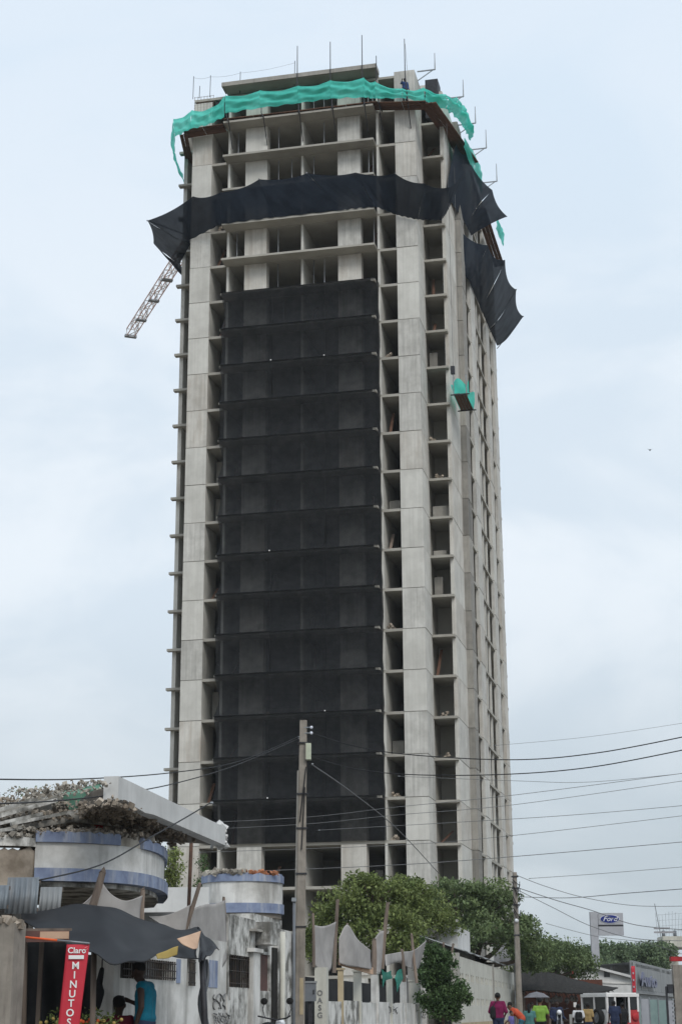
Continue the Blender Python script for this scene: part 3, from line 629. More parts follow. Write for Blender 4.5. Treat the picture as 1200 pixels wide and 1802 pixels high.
def tree(label, base, blobs, m, seed, nclump=60, per=220, size=.13, cr=(.45, .85), trunk_r=.22, name='tree', group=None):
    """blobs: big ellipsoids (offset from base, radii) the small leaf clumps gather on"""
    base = Vector(base); t = thing(name, label, 'tree', base, 0, group); rr = random.Random(seed); cl = []
    vol = [b[1][0] * b[1][1] + b[1][0] * b[1][2] for b in blobs]; tot = sum(vol)
    for (c, R), vv in zip(blobs, vol):
        for i in range(max(3, int(nclump * vv / tot))):
            d = Vector((rr.gauss(0, 1), rr.gauss(0, 1), rr.gauss(0, 1) + .25)).normalized(); q = rr.uniform(.55, 1.0)
            k_ = rr.uniform(*cr); cl.append(((c[0] + d.x * R[0] * q, c[1] + d.y * R[1] * q, c[2] + d.z * R[2] * q), (k_ * 1.15, k_ * 1.15, k_ * .75)))
    leaves('crown', leaf_cloud(cl, per, size, seed), m, t)
    tr = MB(); zt = min(b[0][2] for b in blobs)
    tr.tube(smooth_path([(0, 0, -.1), (.12, .05, zt * .4), (-.05, .1, zt * .9)], 4), [trunk_r * (1.25 - .5 * i / 8) for i in range(9)], 9)
    tr.build('trunk', 'bark', t, True)
    for (c, R) in blobs:
        lb = MB(); p0 = Vector((-.05, .1, zt * .85)); p1 = Vector(c); mid = p0.lerp(p1, .5) + Vector((0, 0, -.2))
        pth = smooth_path([p0, mid, p1], 4); lb.tube(pth, [trunk_r * (.6 - .45 * i / (len(pth) - 1)) for i in range(len(pth))], 7)
        for _ in range(5):
            d = Vector((rr.gauss(0, 1), rr.gauss(0, 1), rr.gauss(0, .6) + .4)).normalized(); e = p1 + Vector((d.x * R[0], d.y * R[1], d.z * R[2])) * .8
            lb.tube([mid.lerp(p1, .6), mid.lerp(p1, .7).lerp(e, .6), e], [trunk_r * .22, trunk_r * .13, .012], 5)
        lb.build('limb', 'bark', t, True)
    return t
def blob(x, y, Y, base, rx, ry, rz):
    p = at(x, y, Y) - Vector(base); return ((p.x, p.y, p.z), (rx, ry, rz))
b = at(660, 1785, 63); b.z = 0
tree('bushy green tree behind the tarped fence, left of the paler one', b, [blob(600, 1620, 63, b, 1.1, 1.6, .9), blob(655, 1575, 62, b, 1.15, 1.6, .75), blob(715, 1585, 64, b, 1.2, 1.8, .8), blob(680, 1640, 61.5, b, 1.5, 1.8, .9), blob(565, 1660, 64, b, .8, 1.3, .7), blob(760, 1625, 66, b, .8, 1.3, .7)], 'leaf_a', 21, 170, 150, .14, (.22, .62))
b = at(840, 1785, 80); b.z = 0
tree('broad hazy green tree reaching right from the tower foot', b, [blob(800, 1590, 80, b, 1.8, 2, 1.1), blob(860, 1588, 81, b, 1.5, 2, 1.0), blob(900, 1640, 80, b, 1.3, 2, .9), blob(830, 1650, 79, b, 1.8, 2, 1.0), blob(945, 1678, 83, b, 1.1, 2, .7), blob(770, 1610, 82, b, 1.2, 1.6, 1.0)], 'leaf_b', 22, 170, 150, .17, (.28, .75), .26)
b = at(975, 1785, 97); b.z = 0
tree('smaller tree hanging over the dark kiosk roof', b, [blob(940, 1695, 97, b, 1.3, 2, .7), blob(985, 1685, 98, b, 1.3, 2, .7), blob(1015, 1700, 99, b, .9, 1.6, .5), blob(958, 1672, 100, b, 1.1, 1.6, .7)], 'leaf_b', 23, 90, 200, .16, (.45, .8))
for i, (px, py, Y, r, lab) in enumerate(((1050, 1675, 150, 1.9, 'far tree left of the tall dealer sign'), (1080, 1668, 152, 1.5, 'far tree directly beneath the tall dealer sign'), (1122, 1672, 160, 2.0, 'far tree right of the tall dealer sign'), (1148, 1668, 165, 1.8, 'far tree beside the cream water tower'), (1020, 1688, 140, 1.6, 'far tree above the white gabled house'))):
    b = at(px, 1785, Y); b.z = 0
    tree(lab, b, [blob(px - 8, py + 22, Y, b, r, r, r * .7), blob(px + 10, py + 14, Y + 1, b, r * .8, r, r * .7)], 'leaf_c', 30 + i, 40, 130, .28, (.6, 1.0), .2, group='trees far down the street')
b = at(298, 1560, 46); b.z = 0
tree('thin shrub growing beside the ruined balcony', b, [blob(300, 1525, 46, b, .28, .4, .5), blob(296, 1555, 46, b, .3, .4, .45), blob(290, 1590, 46, b, .35, .4, .5)], 'leaf_a', 41, 26, 90, .09, (.14, .26), .05, name='shrub')
b = at(361, 1570, 48); b.z = 0
tree('slender dark weed in front of the tower foot', b, [blob(358, 1530, 48, b, .12, .2, .4), blob(352, 1560, 48, b, .2, .2, .3)], 'leaf_dark', 42, 12, 60, .07, (.08, .16), .03, name='shrub')

# ------------------------------------------------------------------ the half demolished house on the street line (local x = towards road, y = along the street)
def T(x, y, t=0.0, s_add=0.0, z_add=0.0): s, z = sp(x, y, t); return Vector((t, s + s_add, z + z_add))    # pixel on plane t -> street frame point
house = thing('ruined_house', 'half demolished white house with curved blue banded balconies and broken roof', 'house', S0, -SA)
# ground floor street wall with openings.  In 'relief' x runs along the street; y (depth) goes into the plot
def swall(parent, name, s0, s1, z0, z1, holes, m, t=0.0, depth=.25, th=.28):
    mb = relief(MB(), s0, s1, z0, z1, holes, depth, 0.0, th)
    mb.v = [(t - y, x, z) for x, y, z in mb.v]; mb.f = [tuple(reversed(f)) for f in mb.f]
    return mb.build(name, m, parent)
def hole(x0, x1, y0, y1, t=0.0, d=.25):
    xm = (x0 + x1) / 2; s0 = sp(x0, y0, t)[0]; s1 = sp(x1, y0, t)[0]; zt = sp(xm, y0, t)[1]; zb = sp(xm, y1, t)[1]
    return (s0, s1, zb, zt, d)
sA = sp(198, 1790)[0]; sB = sp(398, 1790)[0]; sC = sp(478, 1790)[0]; sD_ = sp(500, 1790)[0]
w1 = [hole(213, 248, 1690, 1722), hole(251, 307, 1690, 1724), hole(311, 318, 1688, 1730, 0, .08), hole(330, 342, 1688, 1735), hole(368, 383, 1690, 1738, 0, .12)]
swall(house, 'wall', sA, sB, 0, 2.45, w1, 'plaster')
w2 = [hole(402, 441, 1682, 1738), hole(448, 470, 1640, 1674), hole(457, 474, 1680, 1744, 0, .12)]
swall(house, 'wall', sB + .003, sC, 0, sp(425, 1614)[1], w2, 'plaster_dirty', t=.02)
h_ = w2[1]; MB().box(-.215, -.19, h_[0] + .01, h_[1] - .01, h_[2] + .01, h_[3] - .01).build('opening_shade', 'void_dark', house)  # near-black pane paints the shade inside the small opening
swall(house, 'wall', sC + .75, sD_ + .9, 0, 2.9, [], 'plaster_dirty', t=-.02)
MB().box(-.9, -.3, sC - .1, sC + 1.2, 0, 2.6).build('recess_shade', 'void_dark', house)  # dark solid block stands in for the shade inside the doorway
bars = MB
for (a, bb, c, d, *_), nb in ((w1[0], 9), (w1[1], 14), (w1[3], 5), (w2[0], 10)):
    gr = MB()
    for i in range(nb): y = a + (bb - a) * (i + .5) / nb; gr.tube([(.03, y, c), (.03, y, d)], .011, 5)
    for q in (.12, .5, .88): gr.tube([(.03, a, c + (d - c) * q), (.03, bb, c + (d - c) * q)], .010, 5)
    gr.build('window_grille', 'iron_black', house)
    MB().box(-.21, -.19, a, bb, c, d).build('pane', 'glass_dark', house)
for h_ in (w1[2], w1[4]): MB().box(-.02, .012, h_[0] + .01, h_[1] - .01, h_[2], h_[3]).build('blue_panel', 'paint_blue', house)
h_ = w2[2]; MB().box(-.06, -.03, h_[0] + .02, h_[1] - .02, h_[2], h_[3]).build('door', 'door_brown', house)
h_ = w2[0]; MB().box(-.15, -.1, h_[0] + (h_[1] - h_[0]) * .42, h_[0] + (h_[1] - h_[0]) * .64, h_[2], h_[3] + .1).build('shutter', 'void_dark', house)
h_ = hole(443, 455, 1676, 1745, .08); MB().box(.023, .12, h_[0], h_[1], 0, h_[3]).build('pilaster', 'plaster', house); MB().box(.02, .16, h_[0] - .1, h_[1] + .1, h_[3], h_[3] + .07).build('pilaster_cap', 'plaster', house)
h_ = hole(479, 487, 1668, 1800, .03); MB().box(.022, .05, h_[0], h_[1], 0, h_[3]).build('doorway_shade', 'void_dark', house)  # flat dark panel painted as the shade of the open doorway
h_ = hole(471, 496, 1625, 1664, .25); MB().box(-.1, .3, h_[0], h_[1] - .6, h_[2], h_[3]).build('concrete_box', 'plaster_dirty', house)
h_ = hole(446, 464, 1636, 1640, .1); MB().box(.023, .16, h_[0], h_[1], h_[2], h_[3]).build('awning_slab', 'concrete_old', house)
h_ = hole(497, 502, 1640, 1790, .15); MB().tube([(.15, h_[0], 0), (.15, h_[0] + .05, h_[3])], .06, 7).build('drain_pipe', 'cream', house, True)
# curved balcony: plan curve
def curve_wall(parent, plan, z0, z1, th, m, name, nz=1, wob=0.0):
    pts = smooth_path([Vector((p[0], p[1], 0)) for p in plan], 6); out = []; inn = []
    for i, p in enumerate(pts):
        d = (pts[min(i + 1, len(pts) - 1)] - pts[max(i - 1, 0)]).normalized(); n = Vector((d.y, -d.x, 0)); out.append(p + n * th / 2); inn.append(p - n * th / 2)
    mb = MB(); K = len(pts); rr = random.Random(hash(name) % 97)
    zt = [z1 + (rr.uniform(-wob, wob * .3) if wob else 0) for _ in pts]
    vs = [(p.x, p.y, z0) for p in out] + [(p.x, p.y, zt[i]) for i, p in enumerate(out)] + [(p.x, p.y, z0) for p in inn] + [(p.x, p.y, zt[i]) for i, p in enumerate(inn)]
    fs = []
    for i in range(K - 1): fs += [(i, i + 1, K + i + 1, K + i), (2 * K + i + 1, 2 * K + i, 3 * K + i, 3 * K + i + 1), (K + i, K + i + 1, 3 * K + i + 1, 3 * K + i), (i + 1, i, 2 * K + i, 2 * K + i + 1)]
    fs += [(0, K, 3 * K, 2 * K), (K - 1, 3 * K - 1, 4 * K - 1, 2 * K - 1)]
    mb.add(vs, fs); return mb.build(name, m, parent)
def loc(P): q = Vector(P) - S0; return (q.dot(SN), q.dot(SD))
ZB0, ZB1 = at(150, 1553, 25.5).z, at(150, 1468, 25.5).z
planpx = [(62, 25.2), (110, 25.3), (160, 25.5), (205, 25.8), (240, 26.3), (265, 27.0), (279, 27.9), (283, 29.0), (276, 30.5)]
plan_b = [loc(at(x, 1500, Y)) for x, Y in planpx]
hh = ZB1 - ZB0
def inset(pl, d): 
    out = []
    for i, p in enumerate(pl):
        a = Vector(pl[max(i - 1, 0)]); c = Vector(pl[min(i + 1, len(pl) - 1)]); e = (c - a).normalized(); out.append((p[0] + e.y * d, p[1] - e.x * d))
    return out
bal = curve_wall(house, plan_b, ZB0 + .19, ZB1 - .15, .14, 'plaster', 'balcony_wall')
curve_wall(house, inset(plan_b, .03), ZB0, ZB0 + .188, .22, 'paint_blue', 'blue_band')
curve_wall(house, inset(plan_b[:4], .02), ZB1 - .148, ZB1 + .02, .20, 'paint_blue', 'blue_band', wob=.03)
curve_wall(house, inset(plan_b[4:], .02), ZB1 - .148, ZB1 + .02, .20, 'paint_blue', 'blue_band', wob=.06)
curve_wall(house, inset(plan_b[3:5], .0), ZB1 - .148, ZB1 - .03, .15, 'rubble_mix', 'broken_edge', wob=.07)
cx = [p for p in plan_b] + [loc(at(150, 1500, 31)), loc(at(40, 1500, 28))]
MB().prism(inset(plan_b, -.02) + [loc(at(200, 1500, 31.5)), loc(at(30, 1500, 29))], ZB0 - .07, ZB0 - .003).build('balcony_floor', 'plaster_dirty', house)
def rubble(parent, pts, n, r, m, spread, seed, name='rubble'):
    mb = MB(); random.seed(seed); n = int(n * 3.4); r *= .62
    pts = [Vector(p) for p in pts]
    for i in range(n):
        k_ = random.uniform(0, len(pts) - 1.001); a = pts[int(k_)].lerp(pts[int(k_) + 1], k_ % 1)
        q = random.random(); mb.chunk(a + Vector((random.uniform(-1.5, 1.5) * spread[0], random.uniform(-1.5, 1.5) * spread[1], random.uniform(-1.1, .9) * spread[2] * (1 - .5 * q))), r * (.25 + .95 * q ** 3), (1, random.uniform(.5, 1), random.uniform(.35, 1)))
    return mb.build(name, m, parent, stuff=True)
rubble(house, [(*plan_b[1], ZB1 + .02), (*plan_b[3], ZB1), (*plan_b[5], ZB1 + .02)], 130, .10, 'rubble_mix', (.08, .08, .04), 51)
rubble(house, [(*plan_b[0], ZB1 + .0), (*plan_b[2], ZB1 + .05), (*plan_b[4], ZB1 + .05)], 60, .08, 'rubble_brown', (.15, .2, .05), 52)
# broken masonry stub left of the balcony
ml = [loc(at(x, 1500, Y)) for x, Y in ((-40, 25.0), (0, 25.1), (40, 25.2), (58, 25.4), (66, 25.9))]
curve_wall(house, ml, ZB0 - .1, ZB1 - .22, .3, 'rubble_brown', 'broken_wall', wob=.06)
curve_wall(house, inset(ml[:4], .04), ZB1 - .22, ZB1 - .06, .34, 'plaster_dirty', 'broken_capping', wob=.05)
rubble(house, [(*ml[0], ZB1 - .05), (*ml[3], ZB1 - .05)], 110, .09, 'rubble_mix', (.12, .25, .05), 53)
# white fascia beam of the roof, on the street line
F0, F1 = T(207, 1370), T(396, 1452); zf = (F0.z + F1.z) / 2
fb = MB()
n_ = 14
top = []; 
for i in range(n_ + 1):
    q = i / n_; s = F0.y + (F1.y - F0.y) * q; e = .05 * sin(i * 2.1) if i in (n_, ) else 0
    z1 = zf + .05 * (1 - q) - .03; z0 = z1 - (.33 - .01 * q) + (.03 * sin(i * 1.7) if i < 4 else 0)
    top.append((s, z0, z1))
vs = []; 
for s, z0, z1 in top: vs += [(.02, s, z0), (.02, s, z1), (-.20, s, z1), (-.20, s, z0)]
fs = []
for i in range(n_):
    a = i * 4; fs += [(a, a + 4, a + 5, a + 1), (a + 1, a + 5, a + 6, a + 2), (a + 2, a + 6, a + 7, a + 3), (a + 3, a + 7, a + 4, a)]
fs += [(0, 1, 2, 3), (n_ * 4 + 3, n_ * 4 + 2, n_ * 4 + 1, n_ * 4)]
fb.add(vs, fs); fb.build('fascia_beam', 'plaster_clean', house)
eb = MB(); random.seed(61)
for i in range(46): eb.chunk((random.uniform(-.25, .03), F1.y + random.uniform(-.05, .10), zf - .3 + random.uniform(-.08, .34)), random.uniform(.03, .07))
eb.build('broken_edge', 'plaster_clean', house, stuff=True)
# roof slab remains behind the beam, plus a tilted slab sinking to the left
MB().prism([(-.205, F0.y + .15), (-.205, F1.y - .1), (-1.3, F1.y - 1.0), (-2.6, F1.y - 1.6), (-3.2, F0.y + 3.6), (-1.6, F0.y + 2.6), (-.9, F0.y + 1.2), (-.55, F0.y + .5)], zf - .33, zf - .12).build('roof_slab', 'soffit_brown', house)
rubble(house, [(-.3, F0.y, zf - .36), (-.6, F0.y + 2, zf - .36), (-.7, F1.y - 1, zf - .36)], 170, .10, 'rubble_brown', (.3, .5, .04), 55)
rubble(house, [(-.25, F0.y - .1, zf - .1), (-.9, F0.y + .3, zf - .12), (-1.6, F0.y + .5, zf - .12)], 90, .07, 'rubble_mix', (.15, .3, .06), 56)
def plate(pxs, th, m, name):                       # a tilted broken slab through pixel/depth corners
    P = [at(*p) for p in pxs]; L = [Vector((*loc(p), p.z)) for p in P]; n = (L[1] - L[0]).cross(L[-1] - L[0]).normalized()
    if n.z < 0: n = -n
    K = len(L); vs = [tuple(p) for p in L] + [tuple(p - n * th) for p in L]
    return MB().add(vs, [tuple(range(K)), tuple(reversed(range(K, 2 * K)))] + [(i, K + i, K + (i + 1) % K, (i + 1) % K) for i in range(K)]).build(name, m, house)
plate([(-30, 1452, 25.5), (60, 1428, 25.8), (112, 1412, 26.2), (190, 1404, 26.4), (205, 1418, 28.5), (110, 1425, 29.5), (-30, 1432, 29)], .16, 'rubble_brown', 'fallen_slab')
plate([(-30, 1412, 29.0), (40, 1408, 29.3), (108, 1398, 29.6), (112, 1412, 31), (-30, 1420, 31)], .14, 'plaster_dirty', 'fallen_slab')
plate([(-30, 1440, 27), (60, 1432, 27), (250, 1448, 27.4), (330, 1462, 30), (250, 1452, 31.5), (-30, 1450, 31)], .2, 'soffit_brown', 'fallen_slab')
for (pa, pb, r_) in (((-20, 1440, 25.3), (110, 1402, 26.0), .045), ((-20, 1452, 25.2), (90, 1420, 25.7), .05), ((10, 1462, 25.3), (200, 1428, 26.0), .05), ((60, 1462, 26.0), (330, 1462, 29.0), .05), ((100, 1448, 25.9), (300, 1452, 28.3), .05)):
    A_, B_ = at(*pa), at(*pb); MB().bar((*loc(A_), A_.z), (*loc(B_), B_.z), .09, .09).build('joist', 'concrete_old', house)
for (pa, pb, w_) in (((-30, 1434, 25.0), (108, 1393, 25.8), .05), ((-30, 1444, 24.9), (100, 1408, 25.6), .06), ((-30, 1456, 24.9), (75, 1432, 25.3), .05), ((20, 1450, 25.0), (210, 1412, 25.9), .05), ((-30, 1466, 24.9), (40, 1456, 25.1), .05), ((112, 1432, 25.6), (320, 1445, 28.0), .05), ((120, 1442, 25.6), (360, 1466, 29.2), .06)):
    A_, B_ = at(*pa), at(*pb); MB().bar((*loc(A_), A_.z), (*loc(B_), B_.z), w_ * 1.3, w_).build('joist', 'plaster_dirty', house)
for (pa, pb, sd_) in (((-30, 1448, 25.2), (108, 1414, 25.9), 201), ((-30, 1412, 26.6), (110, 1396, 26.2), 202), ((112, 1416, 25.9), (205, 1418, 26.0), 203), ((110, 1450, 25.7), (330, 1462, 28.5), 204)):
    A_, B_ = at(*pa), at(*pb); rubble(house, [(*loc(A_), A_.z), (*loc(B_), B_.z)], 90, .06, 'rubble_mix' if sd_ % 2 else 'rubble_brown', (.10, .15, .09), sd_)
rubble(house, [(*loc(at(-20, 1455, 25.6)), at(-20, 1455, 25.6).z), (*loc(at(70, 1445, 25.8)), at(70, 1440, 25.8).z), (*loc(at(190, 1440, 26.2)), at(190, 1436, 26.2).z), (*loc(at(300, 1455, 28.6)), at(300, 1455, 28.6).z)], 260, .085, 'rubble_brown', (.15, .35, .10), 57)
rubble(house, [(*loc(at(10, 1425, 26.5)), at(10, 1425, 26.5).z), (*loc(at(110, 1405, 26.5)), at(110, 1400, 26.5).z), (*loc(at(200, 1390, 26.3)), at(200, 1392, 26.3).z)], 200, .075, 'rubble_mix', (.12, .3, .06), 58)
rubble(house, [(*loc(at(-10, 1466, 25.4)), at(-10, 1462, 25.4).z), (*loc(at(80, 1462, 25.4)), at(80, 1462, 25.4).z), (*loc(at(260, 1462, 27)), at(260, 1462, 27).z)], 120, .07, 'rubble_mix', (.1, .3, .05), 59)
g0 = plate([(112, 1392, 25.9), (176, 1380, 25.9), (196, 1402, 26.0), (190, 1413, 26.0), (125, 1416, 26.0)], .25, 'paint_green', 'green_wall_piece')
rubble(house, [(*loc(at(112, 1390, 26)), at(112, 1388, 26).z), (*loc(at(175, 1380, 26)), at(175, 1378, 26).z), (*loc(at(205, 1374, 26)), at(205, 1380, 26).z)], 70, .06, 'rubble_mix', (.07, .15, .04), 60)
a_, b_ = at(174, 1465, 26.6), at(171, 1415, 26.6); MB().box(-.055, .055, -.055, .055, 0, b_.z - a_.z).build('red_column', 'paint_red', house, loc=(*loc(a_), a_.z))
for i, (x, r) in enumerate(((135, .10), (225, .10), (60, .1), (265, .1))):
    a_, b_ = at(x, 1470, 28.5), at(x, 1430, 28.5); MB().box(-r, r, -r, r, 0, b_.z - a_.z + .1).build('column', 'rubble_brown' if i % 2 else 'concrete_old', house, loc=(*loc(a_), a_.z))
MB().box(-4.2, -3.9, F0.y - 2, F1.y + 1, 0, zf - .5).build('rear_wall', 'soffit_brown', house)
a_, b_ = at(330, 1570, 31.2), at(338, 1460, 31.2); MB().tube([(*loc(a_), a_.z - 2), (*loc(b_), b_.z + .05)], .035, 6).build('prop', 'rebar', house)
# round turret at the far corner
tc_ = at(427, 1570, 36.6); tr_ = .86; tz0, tz1 = at(427, 1606, 35.8).z, at(427, 1540, 35.8).z
def ring(parent, c, r, z0, z1, m, name, n=40, wob=0, th=.12):
    mb = MB(); rr = random.Random(4); vs = []
    for i in range(n):
        a = 2 * pi * i / n; dz = rr.uniform(-wob, wob); dr = rr.uniform(-wob, wob) * .3
        for R, z in ((r + dr, z0), (r + dr, z1 + dz), (r - th, z1 + dz), (r - th, z0)): vs.append((c[0] + R * cos(a), c[1] + R * sin(a), z))
    fs = []
    for i in range(n):
        a, b2 = i * 4, ((i + 1) % n) * 4
        for k_ in range(4): fs.append((a + k_, b2 + k_, b2 + (k_ + 1) % 4, a + (k_ + 1) % 4))
    return mb.add(vs, fs).build(name, m, parent)
tl = loc(tc_); hT = tz1 - tz0
ring(house, tl, tr_, tz0 + .2, tz1 - .13, 'plaster_dirty' if False else 'plaster', 'turret_wall')
ring(house, tl, tr_ + .035, tz0, tz0 + .198, 'paint_blue', 'blue_band'); ring(house, tl, tr_ + .035, tz1 - .128, tz1 + .03, 'paint_blue', 'blue_band', wob=.03)
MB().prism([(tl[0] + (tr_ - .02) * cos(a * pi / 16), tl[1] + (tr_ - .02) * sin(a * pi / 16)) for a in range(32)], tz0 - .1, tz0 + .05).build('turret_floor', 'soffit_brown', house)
rubble(house, [(tl[0] - .75, tl[1] - .3, tz1 + .06), (tl[0] - .3, tl[1] - .75, tz1 + .08), (tl[0] + .2, tl[1] - .8, tz1 + .06)], 120, .12, 'rubble_mix', (.08, .08, .05), 62)
rubble(house, [(tl[0] + .1, tl[1] - .78, tz1 + .07), (tl[0] + .75, tl[1] - .3, tz1 + .06)], 24, .12, 'brick_orange', (.14, .14, .05), 63)
MB().box(-2.6, -.3, tl[1] - 2.2, tl[1] + .6, 0, tz0 - .1).build('block_wall', 'plaster_dirty', house)
MB().box(-3.0, -.5, F1.y - .2, F1.y + 3.5, 2.6, tz0 - .3).build('upper_wall', 'plaster_clean', house)
# graffiti scribbles on the street wall
def scribble(parent, x0, x1, y0, y1, t, n, seed, m='graffiti', r=.012):
    rr = random.Random(seed); mb = MB()
    for i in range(n):
        cx_ = x0 + (x1 - x0) * (i + .5) / n; pts = []
        for k_ in range(7): pts.append(T(cx_ + rr.uniform(-.6, .6) * (x1 - x0) / n, y0 + (y1 - y0) * (k_ / 6 + rr.uniform(-.1, .1)), t))
        mb.tube(smooth_path(pts, 4), r, 4)
    return mb.build('graffiti', m, parent)
scribble(house, 376, 398, 1750, 1775, .012, 4, 71); scribble(house, 376, 404, 1783, 1800, .032, 5, 72)
# tufts of weeds on the ruin
wd = thing('weed_tuft', 'dry weeds growing on top of the broken roof at far left', 'plant', at(40, 1412, 29.2))
leaves('stems', leaf_cloud([((-.35 + .14 * i, 0, .05 + .05 * (i % 3)), (.06, .06, .12 + .05 * (i % 2))) for i in range(7)], 26, .06, 77), 'leaf_c', wd)

# ------------------------------------------------------------------ corrugated sheets leaning under the balcony
def corrugated(label, pxs, Y, m='zinc'):
    a, b2 = at(pxs[0], pxs[2], Y), at(pxs[1], pxs[2], Y); c = at(pxs[0], pxs[3], Y); w_ = (b2 - a).length; h_ = a.z - c.z
    t = thing('corrugated_sheet', label, 'metal sheet', (a.x, a.y, c.z), 0)
    MB().sheet(lambda p, q: (w_ * p, .012 * sin(p * w_ / .075 * 2 * pi) + .12 * q, h_ * q), int(w_ / .075 * 6) + 4, 1, .008).build('sheet', m, t, True)
    MB().bar((0, .10, h_ * .12), (w_, .10, h_ * .12), .05, .05).build('batten', 'wood_pole', t); MB().bar((0, .2, h_ * .9), (w_, .2, h_ * .9), .05, .05).build('batten', 'wood_pole', t)
    MB().bar((.04, .12, -c.z), (.04, .2, h_), .06, .06).build('post', 'wood_pole', t)
    return t
corrugated('pale grey corrugated sheet at the left under the broken wall', (12, 68, 1543, 1608), 23.8)
corrugated('narrow bluish corrugated sheet beside the larger grey one', (70, 108, 1560, 1606), 24.4, 'sheet_grey')
corrugated('dull corrugated sheet at the left picture edge under the rubble', (-45, 14, 1557, 1600), 23.2)

# ------------------------------------------------------------------ vendor's stall
stall = thing('vendor_awning', 'sagging black tarpaulin awning of the street stall at left', 'awning', at(200, 1785, 23.5).xy.to_3d(), 0)
SO = stall.location.copy()
def L_(x, y, Y): return at(x, y, Y) - SO
def bez(rows, wr=1.0):                                     # rows of control points (px,py,Y) -> smooth surface
    R = [smooth_path([L_(*p) for p in r], 6) for r in rows]
    C = list(zip(*R)); S = [smooth_path(list(c), 6) for c in C]; nu, nv = len(S) - 1, len(S[0]) - 1
    return (lambda a, b: S[min(nu, int(round(a * nu)))][min(nv, int(round(b * nv)))] + Vector((0, 0, wr)) * (.022 * sin(a * nu * .9 + 3 * b) * sin(b * nv * .5 + 2) + .015 * sin(a * nu * .37 - b * nv * .8))), nu, nv
fn, nu, nv = bez([[(38, 1606, 24.6), (95, 1600, 24.4), (170, 1590, 24.2), (235, 1612, 24.6), (300, 1634, 25.4), (348, 1632, 26.2)],
                  [(45, 1622, 23.6), (110, 1625, 23.4), (180, 1618, 23.2), (240, 1640, 23.6), (300, 1652, 24.4), (352, 1648, 25.2)],
                  [(100, 1650, 22.9), (135, 1655, 22.8), (185, 1660, 22.6), (240, 1672, 23.0), (295, 1674, 23.8), (345, 1676, 24.6)],
                  [(120, 1660, 22.5), (150, 1672, 22.4), (195, 1695, 22.2), (245, 1690, 22.6), (290, 1682, 23.4), (350, 1690, 24.2)]])
MB().sheet(fn, nu, nv, .012).build('tarp', 'tarp_black', stall, True)
fn, nu, nv = bez([[(348, 1632, 26.0), (362, 1648, 25.6), (386, 1668, 25.4)], [(352, 1650, 25.2), (360, 1665, 24.9), (376, 1676, 24.7)], [(350, 1690, 24.1), (356, 1690, 24.1), (362, 1686, 24.1)]])
MB().sheet(fn, nu, nv, .012).build('tarp_flap', 'tarp_black', stall, True)
fn, nu, nv = bez([[(312, 1652, 23.95), (334, 1645, 24.2), (354, 1638, 24.5)], [(322, 1662, 23.95), (338, 1660, 24.1), (350, 1655, 24.3)], [(340, 1670, 24.0), (345, 1670, 24.1), (348, 1668, 24.2)]], .0)
MB().sheet(fn, nu, nv, .01).build('tan_patch', 'cloth_tan', stall, True)
fn, nu, nv = bez([[(275, 1680, 23.1), (295, 1672, 23.2), (314, 1664, 23.3)], [(278, 1688, 23.1), (295, 1686, 23.2), (312, 1680, 23.3)]], .15)
MB().sheet(fn, nu, nv, .01).build('yellow_lining', 'cloth_yellow', stall, True)
a, b2 = L_(356, 1686, 24.3), L_(368, 1802, 24.3); b2.z = .16 ; MB().tube([a, b2], [.045, .05], 7).build('post', 'steel_dark', stall, True)
a = L_(343, 1690, 24.6); MB().grid(lambda p, q: L_(352 + 14 * p + 4 * sin(7 * q), 1688 + 114 * q, 24.7 + .1 * sin(5 * p + 3 * q)), 8, 10).build('hanging_cloth', 'box_grey', stall, True)
a, b2 = L_(45, 1618, 23.9), L_(45, 1802, 23.9); b2.z = .16; MB().tube([a, b2], .045, 7).build('post', 'wood_pole', stall, True)
a, b2 = L_(166, 1672, 22.9), L_(166, 1790, 22.9); b2.z = .16; MB().tube([a, b2], .04, 7).build('post', 'wood_pole', stall, True)
# dark cloth closing the stall's left and back
MB().sheet(lambda p, q: L_(40 + 105 * p, 1650 + 165 * q, 24.9 + .08 * sin(14 * p) + .02 * sin(5 * q)), 24, 8, .01).build('back_cloth', 'cloth_dark', stall, True)
MB().sheet(lambda p, q: L_(135 + 60 * p - 10 * q, 1680 + 135 * q, 25.0 + .06 * sin(9 * p)), 14, 8, .01).build('back_cloth', 'cloth_dark', stall, True)
# concrete pillar at the picture edge
pl = thing('concrete_pillar', 'weathered concrete pillar at the lower left picture edge', 'pillar', at(18, 1785, 21.3).xy.to_3d(), -SA)
MB().box(-.30, .08, -.2, .2, 0, 2.30).build('shaft', 'pole_concrete', pl); mb = MB(); random.seed(92)
for i in range(60): mb.chunk((random.uniform(-.3, .08), random.uniform(-.2, .15), 2.30 + random.uniform(-.03, .05)), random.uniform(.03, .08))
mb.build('broken_top', 'rubble_brown', pl, stuff=True)
bd = thing('painted_board', 'worn red and cream painted board hanging above the banner', 'board', at(85, 1655, 22.0))
MB().box(-.28, .27, -.02, .02, -.02, .12).build('board', 'door_brown', bd); MB().box(-.1, .27, -.028, -.022, .02, .11).build('paint_strip', 'cloth_tan', bd)
MB().box(-.30, .30, -.012, .012, .12, .15).build('rail', 'wood_pole', bd)
